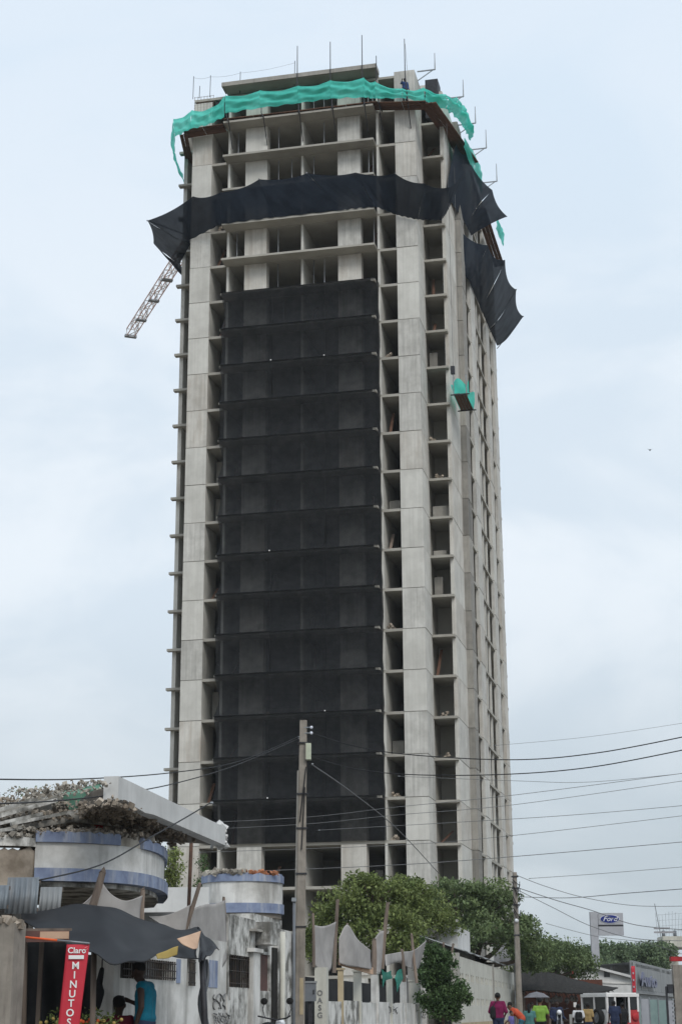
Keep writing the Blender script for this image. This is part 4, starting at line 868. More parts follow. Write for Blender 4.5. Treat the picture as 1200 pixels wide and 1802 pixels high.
# banner on its orange stick
bn = thing('banner', 'red vertical banner with white letters hung under the awning', 'banner', at(138, 1662, 21.7), radians(4))
p0, p1 = at(33, 1648, 21.8) - bn.location, at(158, 1660, 21.7) - bn.location; R4 = Matrix.Rotation(-radians(4), 3, 'Z'); p0, p1 = R4 @ p0, R4 @ p1
MB().tube([p0, p0.lerp(p1, .55)], .014, 7).build('stick', 'orange_paint', bn, True); MB().tube([p0.lerp(p1, .55), p1], .012, 7).build('stick_end', 'steel_grey', bn, True)
BW, BH = .285, 1.16
def bsurf(p, q): return (-BW / 2 + BW * p * (1 - .10 * q) - .075 * q, .015 * sin(5 * q + 2 * p), -BH * q)
MB().sheet(lambda p, q: bsurf(p, q), 8, 20, .004).build('cloth', 'banner_red', bn, True)
def btxt(body, size, q, m='white_print', p=.5, rot=0):
    o = text_mesh('lettering', body, size, m, .002, parent=bn, bold=.002); x, y, z = bsurf(p, q); o.location = (x, y - .012, z); o.rotation_euler = (pi / 2, rot, 0)
btxt('Claro', .10, .065, p=.48); MB().box(-.11, .08, -.012, -.009, -.178, -.132).build('white_strip', 'white_print', bn); btxt('- minutos -', .028, .134, 'grey_print', p=.47)
MB().bar((.085, -.013, -.045), (.12, -.013, -.025), .012, .002).build('spark_mark', 'white_print', bn); MB().bar((.095, -.013, -.065), (.125, -.013, -.055), .012, .002).build('spark_mark', 'white_print', bn)
for i, ch in enumerate('MINUTOS'): btxt(ch, .125, .225 + i * .098, p=.5)
# stall goods: table with fruit and flowers
tb = thing('stall_table', 'low stall table behind the banner', 'table', at(125, 1785, 23.2).xy.to_3d())
MB().box(-.75, .75, -.35, .35, .86, .92).build('top', 'wood_pole', tb)
for x in (-.65, .65):
    for y in (-.28, .28): MB().box(x - .03, x + .03, y - .03, y + .03, .16, .86).build('leg', 'wood_pole', tb)
random.seed(81)
for i in range(26):
    x = random.uniform(-.7, .7); f_ = tag(MB().ball((0, 0, .055), (.05, .05, .055), 8, 6).build('mango', 'fruit', None, True, loc=tb.location + Vector((x, random.uniform(-.3, .28), .92))), 'small yellow green fruit heaped on the stall table', 'fruit', 'fruit on the stall table')
for i, (px, lab) in enumerate(((100, 'leafy green bunch at the left of the stall table'), (160, 'orange flower bunch right of the banner foot'), (185, 'yellow green leafy bunch at the stall table end'))):
    fl = thing('flower_bunch', lab, 'flowers', at(px, 1785, 23.1).xy.to_3d() + Vector((0, 0, .92)))
    leaves('leaves', leaf_cloud([((0, 0, .18), (.16, .12, .16)), ((.08, 0, .1), (.14, .1, .1))], 120, .06, 90 + i), 'leaf_a', fl)
    mb = MB(); rr = random.Random(i)
    for _ in range(14): mb.ball((rr.gauss(0, .1), rr.gauss(-.05, .06), .2 + rr.gauss(0, .07)), .025, 6, 5)
    mb.build('blooms', ('cloth_yellow', 'orange_paint', 'cloth_yellow')[i], fl, True)

# ------------------------------------------------------------------ poles and white cloths behind the awning
def wpole(label, a, b, r, m='wood_pole', group=None, nm='wooden_post'):
    A, B = at(*a), at(*b); A.z = max(.1, A.z) if A.z > 0 else .1
    o = thing(nm, label, 'post', A, 0, group); d = B - A
    pth = [Vector((0, 0, 0)), d * .5 + Vector((random.uniform(-.02, .02), 0, 0)), d]; MB().tube(smooth_path(pth, 3), [r, r, r, r * .95, r * .9, r * .85, r * .8], 7).build('shaft', m, o); MB().chunk(d, r * .9).build('split_end', m, o)
    return o
random.seed(101)
wpole('thick leaning post rising above the black awning', (150, 1640, 24.9), (182, 1534, 24.9), .062)
wpole('short stump post behind the awning ridge', (250, 1640, 25.6), (252, 1566, 25.6), .045)
wpole('slanting pole between the white cloths right of the awning', (318, 1660, 28.2), (352, 1556, 28.2), .04)
wpole('slim post at the right edge of the large white cloth', (402, 1760, 31.0), (394, 1580, 31.0), .035)
def cloth(label, rows, m='cloth_white', nm='hanging_cloth'):
    o = thing(nm, label, 'cloth', at(*rows[0][0])); O_ = o.location.copy()
    R = [smooth_path([at(*p) - O_ for p in r], 6) for r in rows]; C = list(zip(*R)); S = [smooth_path(list(c), 6) for c in C]; nu, nv = len(S) - 1, len(S[0]) - 1
    MB().sheet(lambda a, b: S[min(nu, int(round(a * nu)))][min(nv, int(round(b * nv)))], nu, nv, .01).build('sheet', m, o, True)
    MB().tube([S[i][0] for i in range(nu + 1)], .012, 5).build('hem', m, o, True)
    return o
cloth('white cloth sagging between stump posts above the awning', [[(130, 1604, 24.9), (158, 1582, 24.9), (181, 1553, 24.9)], [(172, 1612, 25.0), (190, 1592, 25.0), (197, 1574, 25.0)], [(215, 1616, 25.2), (218, 1600, 25.2), (222, 1585, 25.2)], [(246, 1622, 25.5), (247, 1600, 25.5), (251, 1576, 25.5)]])
cloth('twisted white cloth left of the slanting pole', [[(262, 1612, 27.8), (264, 1614, 27.8), (268, 1616, 27.8)], [(285, 1612, 27.9), (287, 1622, 27.9), (290, 1630, 27.9)], [(312, 1604, 28.0), (314, 1620, 28.0), (316, 1640, 28.0)], [(335, 1592, 28.1), (330, 1618, 28.1), (325, 1645, 28.1)]])
cloth('large pale cloth hung right of the slanting pole', [[(338, 1600, 28.6), (334, 1640, 28.6), (330, 1690, 28.6)], [(360, 1592, 29.2), (358, 1640, 29.3), (356, 1700, 29.3)], [(380, 1590, 30.0), (382, 1650, 30.1), (380, 1715, 30.1)], [(396, 1584, 30.8), (398, 1640, 30.8), (399, 1690, 30.8)]])
ub = thing('upper_wall_block', 'clean white wall block between the two curved balconies', 'wall', at(300, 1600, 33.5)); 
MB().box(-.9, .75, 0, .2, -1.5, .42).build('wall', 'plaster_clean', ub); MB().box(-.5, .3, -.02, -.004, -.18, -.06).build('slot', 'void_dark', ub)

# ------------------------------------------------------------------ utility poles
pp = at(526, 1785, 37).xy.to_3d()
up_ = thing('utility_pole', 'tall weathered concrete utility pole in front of the tower', 'utility pole', pp)
hp = at(534, 1268, 37).z
dx = at(534, 1268, 37).x - pp.x
sh = MB()
for i in range(13):
    q = i / 12; hw = .115 - .035 * q; x = dx * q; z = hp * q
    sh.v += [(x + a * hw, b_ * hw * .8, z) for a, b_ in ((-1, -.8), (-.8, -1), (.8, -1), (1, -.8), (1, .8), (.8, 1), (-.8, 1), (-1, .8))]
for i in range(12):
    for k_ in range(8): a = i * 8 + k_; b3 = i * 8 + (k_ + 1) % 8; sh.f.append((a, b3, b3 + 8, a + 8))
sh.f.append(tuple(96 + k_ for k_ in range(8))); sh.build('shaft', 'pole_concrete', up_)
for q in (.93, .78, .68, .55, .40): MB().box(dx * q - .12, dx * q + .12, -.105, .105, hp * q, hp * q + .03).build('strap', 'steel_dark', up_)
MB().tube([(dx * .08 - .13, -.06, .6), (dx * .85 - .105, -.06, hp * .85)], .02, 6).build('cable_duct', 'concrete_old', up_)
mz = at(543, 1338, 37).z; mx_ = at(543, 1338, 37).x - pp.x
MB().box(mx_ - .06, mx_ + .06, -.16, .02, mz, mz + .36).build('junction_box', 'meter_green', up_); MB().box(mx_ - .07, mx_ - .055, -.165, .02, mz, mz + .37).build('box_edge', 'pole_concrete', up_)
for z_, in ((at(0, 1284, 37).z,), (at(0, 1294, 37).z,)):
    mb = MB(); mb.tube([(dx, -.05, z_), (dx + .17, -.08, z_)], .015, 5); mb.build('insulator_arm', 'steel_grey', up_); MB().ball((dx + .18, -.08, z_), .035, 8, 6).build('insulator', 'logo_white', up_, True)
for (a, b3) in (((dx * .7 - .05, -.1, hp * .70), (dx * .8 + .08, -.12, hp * .86)), ((dx * .6, -.11, hp * .62), (dx * .7 + .06, -.12, hp * .80))): MB().tube([a, b3], .014, 5).build('dangling_cable', 'wire_black', up_)
MB().box(dx * .1 + .01, dx * .1 + .085, -.0965, -.0945, 1.2, 1.95).build('paint_patch', 'tan_wall', up_)
sp_ = thing('service_pipe', 'thin bluish steel pipe standing just left of the utility pole', 'pipe', at(517, 1785, 36.6).xy.to_3d()); hz = at(517, 1585, 36.6).z
MB().tube([(0, 0, 0), (0, 0, hz)], .032, 8).build('pipe', 'box_grey', sp_, True); MB().box(-.05, .05, -.06, .06, hz - .02, hz + .06).build('weather_head', 'steel_grey', sp_)
mb_ = thing('meter_cabinet', 'blue grey metal cabinet on a post right of the utility pole', 'cabinet', at(546, 1785, 38.3).xy.to_3d())
z0_, z1_ = at(546, 1762, 38.3).z, at(546, 1730, 38.3).z; MB().box(-.12, .13, -.1, .1, z0_, z1_).build('body', 'box_grey', mb_); MB().box(-.14, .15, -.12, .12, z1_, z1_ + .04).build('lid', 'sheet_grey', mb_); MB().box(-.04, .04, -.04, .04, 0, z0_).build('post', 'steel_dark', mb_)
MB().box(.06, .09, -.115, -.1, z0_ + .15, z0_ + .24).build('handle', 'steel_dark', mb_)
p2 = at(914, 1785, 76).xy.to_3d(); h2 = at(905, 1535, 76).z; d2 = at(905, 1535, 76).x - p2.x
u2 = thing('utility_pole', 'slimmer concrete utility pole beside the dark kiosk', 'utility pole', p2)
MB().tube([(d2 * q, 0, h2 * q) for q in (0, .25, .5, .75, 1)], [.15, .14, .125, .11, .095], 8).build('shaft', 'pole_concrete', u2)
for q in (.62, .8, .9, .97): MB().box(d2 * q - .15, d2 * q + .15, -.13, .13, h2 * q, h2 * q + .05).build('strap', 'steel_dark', u2)
mb = MB(); random.seed(111)
for i in range(9): z_ = h2 * random.uniform(.72, .99); mb.tube([(d2 * .85 - .12, -.1, z_), (d2 * .85 + random.uniform(.0, .2), -.2, z_ - random.uniform(.2, .7)), (d2 * .85 + .2, -.12, z_ - .1)], .02, 5)
mb.build('cable_bundle', 'wire_black', u2)
MB().ball((d2 * .6, -.14, at(0, 1625, 76).z), .09, 8, 6).build('lamp_head', 'lamp_white', u2, True)

# ------------------------------------------------------------------ fence on the street line: low wall, pillars, posts, cloths
fence = thing('boundary_wall', 'stained low white boundary wall with square pillars and graffiti', 'wall', S0, -SA)
s0f, s1f = sp(577, 1760)[0], sp(742, 1770)[0]
nseg = 7; 
for i in range(nseg):
    a = s0f + (s1f - s0f) * i / nseg; b3 = s0f + (s1f - s0f) * (i + 1) / nseg - .03
    MB().box(-.2, .0 + .01 * (i % 2), a, b3, 0, 1.50 + .03 * ((i * 3) % 2)).build('wall_panel', 'plaster_dirty' if i < 2 else 'plaster', fence)
def pillar(x0, x1, y, m='plaster', t=.05, cap=True):
    s0_, z = sp(x1, y, t); Yd = st(t, s0_).y; w_ = (x1 - x0) * Yd * .957 / 2931
    MB().box(t - w_, t, s0_, s0_ + w_ * 1.1, 0, z).build('pillar', m, fence)
    if cap: MB().box(t - w_ - .03, t + .03, s0_ - .03, s0_ + w_ * 1.1 + .03, z, z + .05).build('pillar_cap', m, fence)
    return s0_, w_, t
pA = pillar(553, 574, 1702, 'cream', .06, False); pillar(594, 603, 1707, 'tan_wall', .03); pillar(621, 634, 1710, 'cream'); pillar(652, 665, 1713); pillar(679, 689, 1719, 'cream'); pillar(703, 714, 1720); pillar(719, 737, 1727, 'cream')
sx, _z = sp(562, 1700, .062)
for i, ch in enumerate('OASG'):
    o = text_mesh('graffiti_letter', ch, .17, 'graffiti', .003, parent=fence, bold=.004); o.location = (pA[2] - pA[1] * .55, pA[0] - .006, at(562, 1748 + i * 13, st(0, pA[0]).y).z); o.rotation_euler = (pi / 2, 0, 0)
scribble(fence, 742, 756, 1775, 1792, .02, 3, 122); scribble(fence, 684, 700, 1772, 1784, .02, 3, 123)
MB().box(-1.0, -.9, s0f - .5, s1f + 1.5, 0, 2.1).build('dark_screen', 'cloth_dark', fence)
random.seed(131)
for i, (xa, ya, xb, yb, Y, r, lab) in enumerate(((588, 1712, 594, 1585, 42.5, .05, 'tall wooden post standing left of the peaked cloth on the fence'), (612, 1700, 611, 1626, 43.5, .035, 'thin stick behind the peaked white cloth on the fence'), (657, 1715, 658, 1655, 46, .075, 'broad stump post left of the tall fence pole'), (672, 1705, 682, 1590, 47, .06, 'tallest leaning fence post before the big tree'), (711, 1728, 707, 1672, 51, .06, 'dark stump post in the middle of the fence'), (733, 1730, 724, 1645, 53, .05, 'bent pole leaning left near the vine'), (552, 1702, 551, 1608, 40, .035, 'thin pole at the left end of the fence'), (782, 1700, 780, 1660, 60, .05, 'short post just left of the white block house wall'), (792, 1700, 797, 1662, 60, .05, 'forked post on top of the vine'))):
    wpole(lab, (xa, ya, Y), (xb, yb, Y), r)
cloth('pale sheet hung on the left end of the fence', [[(554, 1628, 40.3), (554, 1665, 40.3), (555, 1700, 40.3)], [(565, 1630, 40.8), (566, 1668, 40.9), (572, 1712, 40.9)], [(578, 1628, 41.4), (576, 1665, 41.5), (582, 1705, 41.5)], [(591, 1622, 42), (587, 1660, 42), (584, 1690, 42)]])
cloth('peaked white cloth draped over a stick on the fence', [[(597, 1650, 43), (597, 1675, 43), (598, 1695, 43)], [(611, 1627, 43.4), (612, 1665, 43.3), (612, 1700, 43.3)], [(630, 1654, 44.2), (630, 1680, 44.1), (630, 1702, 44.1)], [(652, 1672, 45.2), (652, 1690, 45.2), (654, 1706, 45.2)]])
cloth('narrow white cloth against the leaning fence post', [[(657, 1655, 46.3), (657, 1690, 46.3), (660, 1710, 46.3)], [(668, 1640, 46.6), (668, 1690, 46.6), (668, 1712, 46.6)], [(676, 1638, 47), (673, 1680, 47), (670, 1708, 47)]])
cloth('long white tarp sagging towards the vine on the fence', [[(678, 1680, 48.5), (678, 1690, 48.4), (679, 1700, 48.3)], [(706, 1675, 51), (706, 1690, 50.9), (700, 1694, 50.8)], [(728, 1672, 53), (724, 1690, 52.9), (722, 1704, 52.8)], [(750, 1655, 55), (742, 1685, 55), (736, 1705, 55)]])
cloth('torn green netting tied left of the cream fence pillar', [[(672, 1706, 48.4), (673, 1716, 48.4), (674, 1738, 48.4)], [(679, 1711, 48.8), (680, 1720, 48.8), (678, 1726, 48.8)], [(688, 1708, 49.3), (688, 1714, 49.3), (690, 1722, 49.3)]], 'net_teal', 'green_netting')
cloth('ragged green netting scrap beside the dark stump post', [[(694, 1722, 50.2), (697, 1727, 50.2), (699, 1746, 50.2)], [(700, 1708, 50.6), (703, 1722, 50.6), (703, 1734, 50.6)], [(707, 1705, 51.0), (708, 1712, 51.0), (710, 1720, 51.0)]], 'net_teal', 'green_netting')
pb = thing('loose_plank', 'tan plank lying slanted across two fence pillars', 'plank', at(597, 1692, 43.2)); MB().bar((0, 0, 0), at(655, 1709, 45.5) - pb.location, .05, .17).build('board', 'cloth_tan', pb); MB().ball(at(618, 1690, 44) - pb.location, (.06, .06, .09), 8, 6).build('cloth_knot', 'cloth_dark', pb, True)
vn = thing('climbing_vine', 'dark green vine hanging over the fence end', 'vine', at(776, 1785, 57).xy.to_3d())
vb = at(776, 1785, 57).xy.to_3d(); cl = []
random.seed(141)
for i in range(90):
    q = random.random() ** .85; w_ = 8 + 26 * min(1, q * 2.2) * (1 - .5 * max(0, q - .7) / .3); x = 754 + 26 * min(1, q * 1.8) + 7 * sin(q * 13) + random.uniform(-1, 1) * w_; p = at(x, 1668 + 118 * q, 57 + random.uniform(-.4, .4)) - vb; r_ = random.uniform(.10, .36); cl.append(((p.x, p.y, p.z), (r_, r_, r_)))
cl += [((p_[0] + random.uniform(-.5, .5), p_[1], p_[2] + random.uniform(-.3, .4)), (.09, .09, .12)) for p_, _ in cl[:34]]
leaves('foliage', leaf_cloud(cl, 85, .11, 142), 'leaf_dark', vn); MB().tube([(0, .3, 0), (.1, .3, 1.2), (-.1, .3, 2.6)], [.06, .05, .03], 6).build('stem', 'bark', vn, True)

# ------------------------------------------------------------------ cream pierced wall, white block house, roof strip, board
cw = thing('pierced_wall', 'cream concrete wall with rows of small square vent holes', 'wall', S0, -SA)
tw_ = 1.1
a0, b0_, c0 = sp(806, 1690, tw_)[0], sp(866, 1690, tw_)[0], sp(908, 1690, tw_)[0]
zt_ = sp(812, 1684, tw_)[1]
for (sa, sb) in ((a0, b0_ - .25), (b0_ + .25, c0)):
    hl = []
    n_ = int((sb - sa) / 1.9)
    for i in range(n_):
        y = sa + (sb - sa) * (i + .5) / n_
        for zc in (1.50, 2.32): 
            for dy in (-.36, .36): hl.append((y + dy - .2, y + dy + .2, zc, zc + .25))
    swall(cw, 'wall_panel', sa, sb, .9, zt_, hl, 'cream', t=tw_, depth=.14, th=.18); MB().box(tw_ - .2, tw_ + .03, sa, sb, 0, .897).build('plinth', 'tan_wall', cw)
for s_ in (b0_, a0 - .15, c0 + .15): MB().box(tw_ - .25, tw_ + .05, s_ - .14, s_ + .14, 0, zt_ + .1).build('post', 'concrete_old', cw)
bh = thing('white_block_house', 'small white flat walled house with vent grids behind the vine', 'house', at(776, 1700, 66).xy.to_3d(), -SA)
zt2 = at(776, 1628, 66).z
mb = relief(MB(), -1.3, .45, 0, zt2 + .1, [(-1.1 + .22 * i, -1.1 + .22 * i + .12, zt2 - .55 + .2 * j, zt2 - .55 + .2 * j + .12) for i in range(5) for j in range(2)], .1, 0, .2); mb.build('front_wall', 'plaster_clean', bh)
mb = MB().box(.453, .65, 0, 5, 0, zt2 - .05); mb.build('side_wall', 'plaster_clean', bh); MB().box(-1.35, .7, -.05, .25, zt2 + .1, zt2 + .2).build('parapet', 'plaster', bh)
rs = thing('lean_to_roof', 'grey lean-to roof strip above the pierced wall', 'roof', st(tw_ - .3, a0, 0), -SA)
MB().sheet(lambda p, q: (-1.2 + 1.6 * p, 1.0 + 20 * q, zt_ + .75 - .55 * p + .02 * sin(40 * q)), 4, 60, .03).build('sheet', 'sheet_grey', rs, True); MB().box(-1.15, -.95, 1, 21, 0, zt_ + .6).build('wall', 'plaster', rs)
wb = thing('blank_board', 'blank white signboard standing behind the pierced wall', 'board', at(888, 1700, 84), -.1); MB().box(-.52, .52, 0, .06, .02, 1.15).build('panel', 'sign_grey', wb)
for x in (-.45, .45): MB().box(x - .03, x + .03, .06, .12, -wb.location.z, 1.1).build('post', 'steel_grey', wb)

# ------------------------------------------------------------------ down the street: kiosk, white house, dealer building, pylon, water tower
def flat_at(x, Y): return at(x, 1785, Y).xy.to_3d()
ks = thing('market_kiosk', 'open street kiosk with dark ragged sheet roof and brown back wall', 'kiosk', flat_at(985, 88)); KO = ks.location.copy()
def K_(x, y, Y): return at(x, y, Y) - KO
random.seed(151)
rows = [[(908, 1747, 84), (940, 1744, 84), (975, 1748, 84), (1010, 1749, 84), (1045, 1747, 84), (1078, 1744, 84)], [(912, 1730, 87), (945, 1726, 87), (980, 1730, 87), (1012, 1735, 87), (1048, 1739, 87), (1083, 1741, 87)], [(916, 1714, 91), (945, 1711, 91), (975, 1714, 91), (1010, 1724, 91), (1050, 1732, 91), (1087, 1738, 91)]]
R = [smooth_path([K_(*p) + Vector((0, 0, random.uniform(-.05, .05))) for p in r], 6) for r in rows]; C_ = list(zip(*R)); S_ = [smooth_path(list(c), 5) for c in C_]; nu, nv = len(S_) - 1, len(S_[0]) - 1
MB().sheet(lambda a, b: S_[min(nu, int(round(a * nu)))][min(nv, int(round(b * nv)))] + Vector((0, 0, .012 * sin(a * nu * 2.2))), nu, nv, .05).build('roof_sheet', 'roof_dark', ks)
mb = MB()
for i in range(40): p = S_[int(i * nu / 40)][0]; mb.bar(p, p + Vector((.12, 0, -random.uniform(.05, .28))), .12, .02)
mb.build('ragged_fringe', 'roof_dark', ks)
MB().box(K_(918, 1785, 92).x, K_(1062, 1785, 92).x, K_(918, 1785, 92).y, K_(918, 1785, 92).y + .15, 0, 2.9).build('back_wall', 'kiosk_brown', ks)
for x, Y in ((920, 84.5), (965, 84.5), (1012, 84.5), (1040, 84.5), (1062, 84.5), (922, 90.5), (1070, 90.5)):
    p = K_(x, 1745, Y); MB().tube([(p.x, p.y, 0), (p.x, p.y, p.z)], .05, 6).build('post', 'wood_pole', ks)
MB().box(K_(925, 1785, 87).x, K_(1035, 1785, 87).x, -1.4, -.6, .8, .9).build('counter', 'wood_pole', ks); MB().box(K_(925, 1785, 87).x, K_(1035, 1785, 87).x, -1.35, -1.3, .1, .8).build('counter_front', 'door_brown', ks)
for i, x in enumerate((952, 962, 972, 978, 985, 997, 1006, 1012)):
    o = thing('hanging_bag', f'{["first","second","third","fourth","fifth","sixth","seventh","eighth"][i]} pale bag from the left hanging under the kiosk roof', 'bag', at(x, 1752 + (i % 3) * 2, 85.2), 0, 'bags hanging in the kiosk')
    MB().ball((0, 0, -.12), (.13, .1, .16), 8, 6).build('sack', 'cloth_white', o, True); MB().tube([(0, 0, 0), (0, 0, .35)], .012, 4).build('string', 'wire_grey', o)
wh = thing('white_gabled_house', 'white house with a long sloping roof edge behind the kiosk', 'house', flat_at(1050, 106)); WO = wh.location.copy()
def W_(x, y, Y=106): return at(x, y, Y) - WO
a, b3, c, d = W_(985, 1688), W_(1110, 1722), W_(1110, 1785), W_(985, 1785)
MB().add([(a.x, 0, 0), (b3.x, 0, 0), (b3.x, 0, b3.z), (a.x, 0, a.z), (a.x, .25, 0), (b3.x, .25, 0), (b3.x, .25, b3.z), (a.x, .25, a.z)], [(0, 1, 2, 3), (7, 6, 5, 4), (0, 4, 5, 1), (1, 5, 6, 2), (2, 6, 7, 3), (3, 7, 4, 0)]).build('front_wall', 'plaster_clean', wh)
MB().bar((a.x - .1, -.15, a.z + .06), (b3.x + .15, -.15, b3.z + .06), .4, .14).build('roof_edge', 'plaster_clean', wh)
MB().sheet(lambda p, q: (a.x + (b3.x - a.x) * p, .2 + 7 * q, a.z + (b3.z - a.z) * p + .1 + .3 * q), 6, 3, .08).build('roof', 'sheet_grey', wh)
e0 = W_(1062, 1712); MB().box(e0.x, e0.x + .35, -.03, -.003, e0.z - .25, e0.z + .1).build('window', 'glass_dark', wh); MB().bar((a.x, -.04, W_(1000, 1728).z), (b3.x, -.04, W_(1000, 1728).z - .1), .05, .08).build('ledge', 'plaster', wh)
# dealer building
Ca = flat_at(1117, 112); Cb = flat_at(1210, 152); Cc = flat_at(1030, 121)
db = thing('dealer_building', 'grey sheet clad showroom with large lettering on its side', 'building', Ca)
zt = at(1117, 1690, 112).z; zm = at(1117, 1741, 112).z
def facewall(p, q, z0, z1, m, nm, off=0.0, th=.2):
    p, q = p - Ca, q - Ca; d = (q - p).normalized(); n = Vector((d.y, -d.x, 0)); p = p + n * off; q = q + n * off
    vs = [(p.x, p.y, z0), (q.x, q.y, z0), (q.x, q.y, z1), (p.x, p.y, z1)]; vs += [(x - n.x * th, y - n.y * th, z) for x, y, z in vs]
    return MB().add(vs, [(0, 1, 2, 3), (7, 6, 5, 4), (0, 4, 5, 1), (1, 5, 6, 2), (2, 6, 7, 3), (3, 7, 4, 0)]).build(nm, m, db)
npan = 9
for i in range(npan):
    p, q = Ca.lerp(Cb, i / npan + .002), Ca.lerp(Cb, (i + 1) / npan - .002); facewall(p, q, zm, zt, 'sheet_grey', 'cladding_panel')
facewall(Ca, Cb, 0, zm - .25, 'sheet_grey', 'lower_wall', -.15); facewall(Ca, Cb, zm - .25, zm - .02, 'sheet_grey', 'fascia_strip', .05)
for i in range(7): p, q = Ca.lerp(Cb, .1 + i * .12), Ca.lerp(Cb, .1 + i * .12 + .10); facewall(p, q, .1, zm - .9, 'glass_pale', 'shop_window', -.1, .05)
facewall(Cc, Ca, 0, zt - .1, 'sheet_grey', 'side_wall')
for x0, x1 in ((.28, .55), (.62, .93)): facewall(Cc.lerp(Ca, x0), Cc.lerp(Ca, x1), at(1085, 1713, 116).z, at(1085, 1700, 116).z, 'glass_dark', 'high_window', .02, .05)
MB().prism([tuple((p - Ca).xy) for p in (Ca, Cb, Cb + Vector((-9, 8, 0)), Cc)], zt - .35, zt - .15).build('roof', 'sheet_grey', db)
dC = (Cb - Ca).normalized(); ang = atan2(dC.y, dC.x)
tx = text_mesh('lettering', 'Auto', 1.25, 'letter_blue', .06, 'LEFT', db, bold=.03); pz = at(1123, 1724, 113.5); tx.location = Vector((pz.x, pz.y, pz.z)) - Ca + Vector((dC.y, -dC.x, 0)) * .12; tx.rotation_euler = (pi / 2, 0, ang); tx.scale = (4.2, 1, 1)
# pylon sign
py = thing('pylon_sign', 'tall grey dealer pylon sign with blue oval logo', 'sign', flat_at(1045, 130)); PO = py.location.copy()
def Y_(x, y): return at(x, y, 130) - PO
l0, l1 = Y_(1037, 1605), Y_(1050, 1605); MB().box(l0.x, l1.x, -.2, .3, 0, l0.z).build('mast', 'sign_grey', py)
s0_, s1_ = Y_(1051, 1607), Y_(1097, 1652); MB().box(s0_.x, s1_.x, -.15, .15, Y_(0, 1633).z, s0_.z).build('upper_panel', 'sign_grey', py)
MB().box(s0_.x, s1_.x, -.12, .1, Y_(0, 1637).z, Y_(0, 1632.8).z).build('dark_bar', 'steel_dark', py); MB().box(s0_.x, s1_.x, -.15, .15, Y_(0, 1652).z, Y_(0, 1636.2).z).build('lower_panel', 'sign_grey', py)
oc = Y_(1071.5, 1617.5)
def oval(rx, rz, y0, y1, m, nm):
    mb = MB(); n = 36; mb.v = [(oc.x + rx * cos(2 * pi * i / n), y, oc.z + rz * sin(2 * pi * i / n)) for y in (y0, y1) for i in range(n)]; mb.f = [tuple(range(n)), tuple(reversed(range(n, 2 * n)))] + [(i, n + i, n + (i + 1) % n, (i + 1) % n) for i in range(n)]; mb.build(nm, m, py)
oval(.74, .32, -.19, -.155, 'logo_white', 'logo_rim'); oval(.70, .285, -.21, -.185, 'logo_blue', 'logo_oval')
o = text_mesh('logo_script', 'Ford', .50, 'logo_white', .008, parent=py, shear=.35, bold=.006); o.location = (oc.x, -.225, oc.z); o.rotation_euler = (pi / 2, 0, 0); o.scale = (1.12, 1, 1)
for i, (w_, zpx) in enumerate(((24, 1640), (30, 1647))): MB().box(Y_(1055, 0).x, Y_(1055 + w_, 0).x, -.165, -.152, Y_(0, zpx + 1.6).z, Y_(0, zpx - 1.6).z).build('print_line', 'grey_print', py)
# water tower / roof structure at the right edge
wt = thing('roof_tank_tower', 'cream concrete tank platform with antenna mast at the right picture edge', 'tower', flat_at(1185, 168)); TO2 = wt.location.copy()
def Q_(x, y): return at(x, y, 168) - TO2
def qbox(x0, x1, y0, y1, d0, d1, nm, m): a, b4 = Q_(x0, y1), Q_(x1, y0); MB().box(a.x, b4.x, d0, d1, a.z, b4.z).build(nm, m, wt)
qbox(1163, 1230, 1648, 1667, -1, 2, 'platform', 'cream'); qbox(1160, 1232, 1667, 1670, -1.2, 2.2, 'platform_lip', 'concrete_old'); qbox(1165, 1190, 1690, 1705, -.8, 1.5, 'lower_block', 'cream')
for x in (1168, 1181, 1215): a = Q_(x, 1669); MB().box(a.x - .14, a.x + .14, -.5, -.2, 0, a.z).build('leg', 'cream', wt)
for x in (1167, 1187): a = Q_(x, 1648); MB().tube([(a.x, 0, a.z), (a.x, 0, a.z + .55)], .17, 10).build('tank', 'box_grey', wt, True); MB().tube([(a.x, 0, a.z + .55), (a.x, 0, a.z + .75)], .03, 6).build('outlet', 'steel_grey', wt)
a, b4 = Q_(1162, 1648), Q_(1151, 1590); MB().tube([(a.x, 0, a.z), (b4.x, 0, b4.z)], .04, 6).build('mast', 'steel_grey', wt)
mb = MB()
for i in range(10): p = Q_(1158 + i * 5, 1648); q = Q_(1153 + i * 6, 1606 + 3 * sin(i)); mb.tube([(p.x, .3, p.z), (q.x, .3, q.z)], .012, 4)
for j in range(4): p, q = Q_(1154, 1610 + j * 10), Q_(1215, 1606 + j * 10); mb.tube([(p.x, .3, p.z), (q.x, .3, q.z)], .010, 4)
mb.build('antenna_rods', 'steel_grey', wt)
# red feather banners
for x, Y, y0, y1, lab in ((1009, 102, 1699, 1726, 'small red banner above the kiosk roof'), (1118, 90, 1700, 1748, 'tall red and white banner in front of the showroom')):
    o = thing('street_banner', lab, 'banner', flat_at(x, Y)); zt = at(x, y0, Y).z; zb = at(x, y1, Y).z; k_ = Y * .957 / 2931
    MB().tube([(-4.5 * k_, 0, 0), (-4.5 * k_, 0, zt + .1)], .03, 6).build('pole', 'steel_grey', o)
    MB().sheet(lambda p, q, k_=k_, zt=zt, zb=zb: (-4.3 * k_ + 7 * k_ * p, .03 * sin(6 * q), zb + (zt - zb) * q), 4, 10, .01).build('cloth', 'banner_red', o, True)
    for j in range(3): MB().box(-2.2 * k_, .2 * k_, -.06, -.045, zb + (zt - zb) * (.2 + .25 * j), zb + (zt - zb) * (.27 + .25 * j)).build('white_mark', 'sign_grey', o)
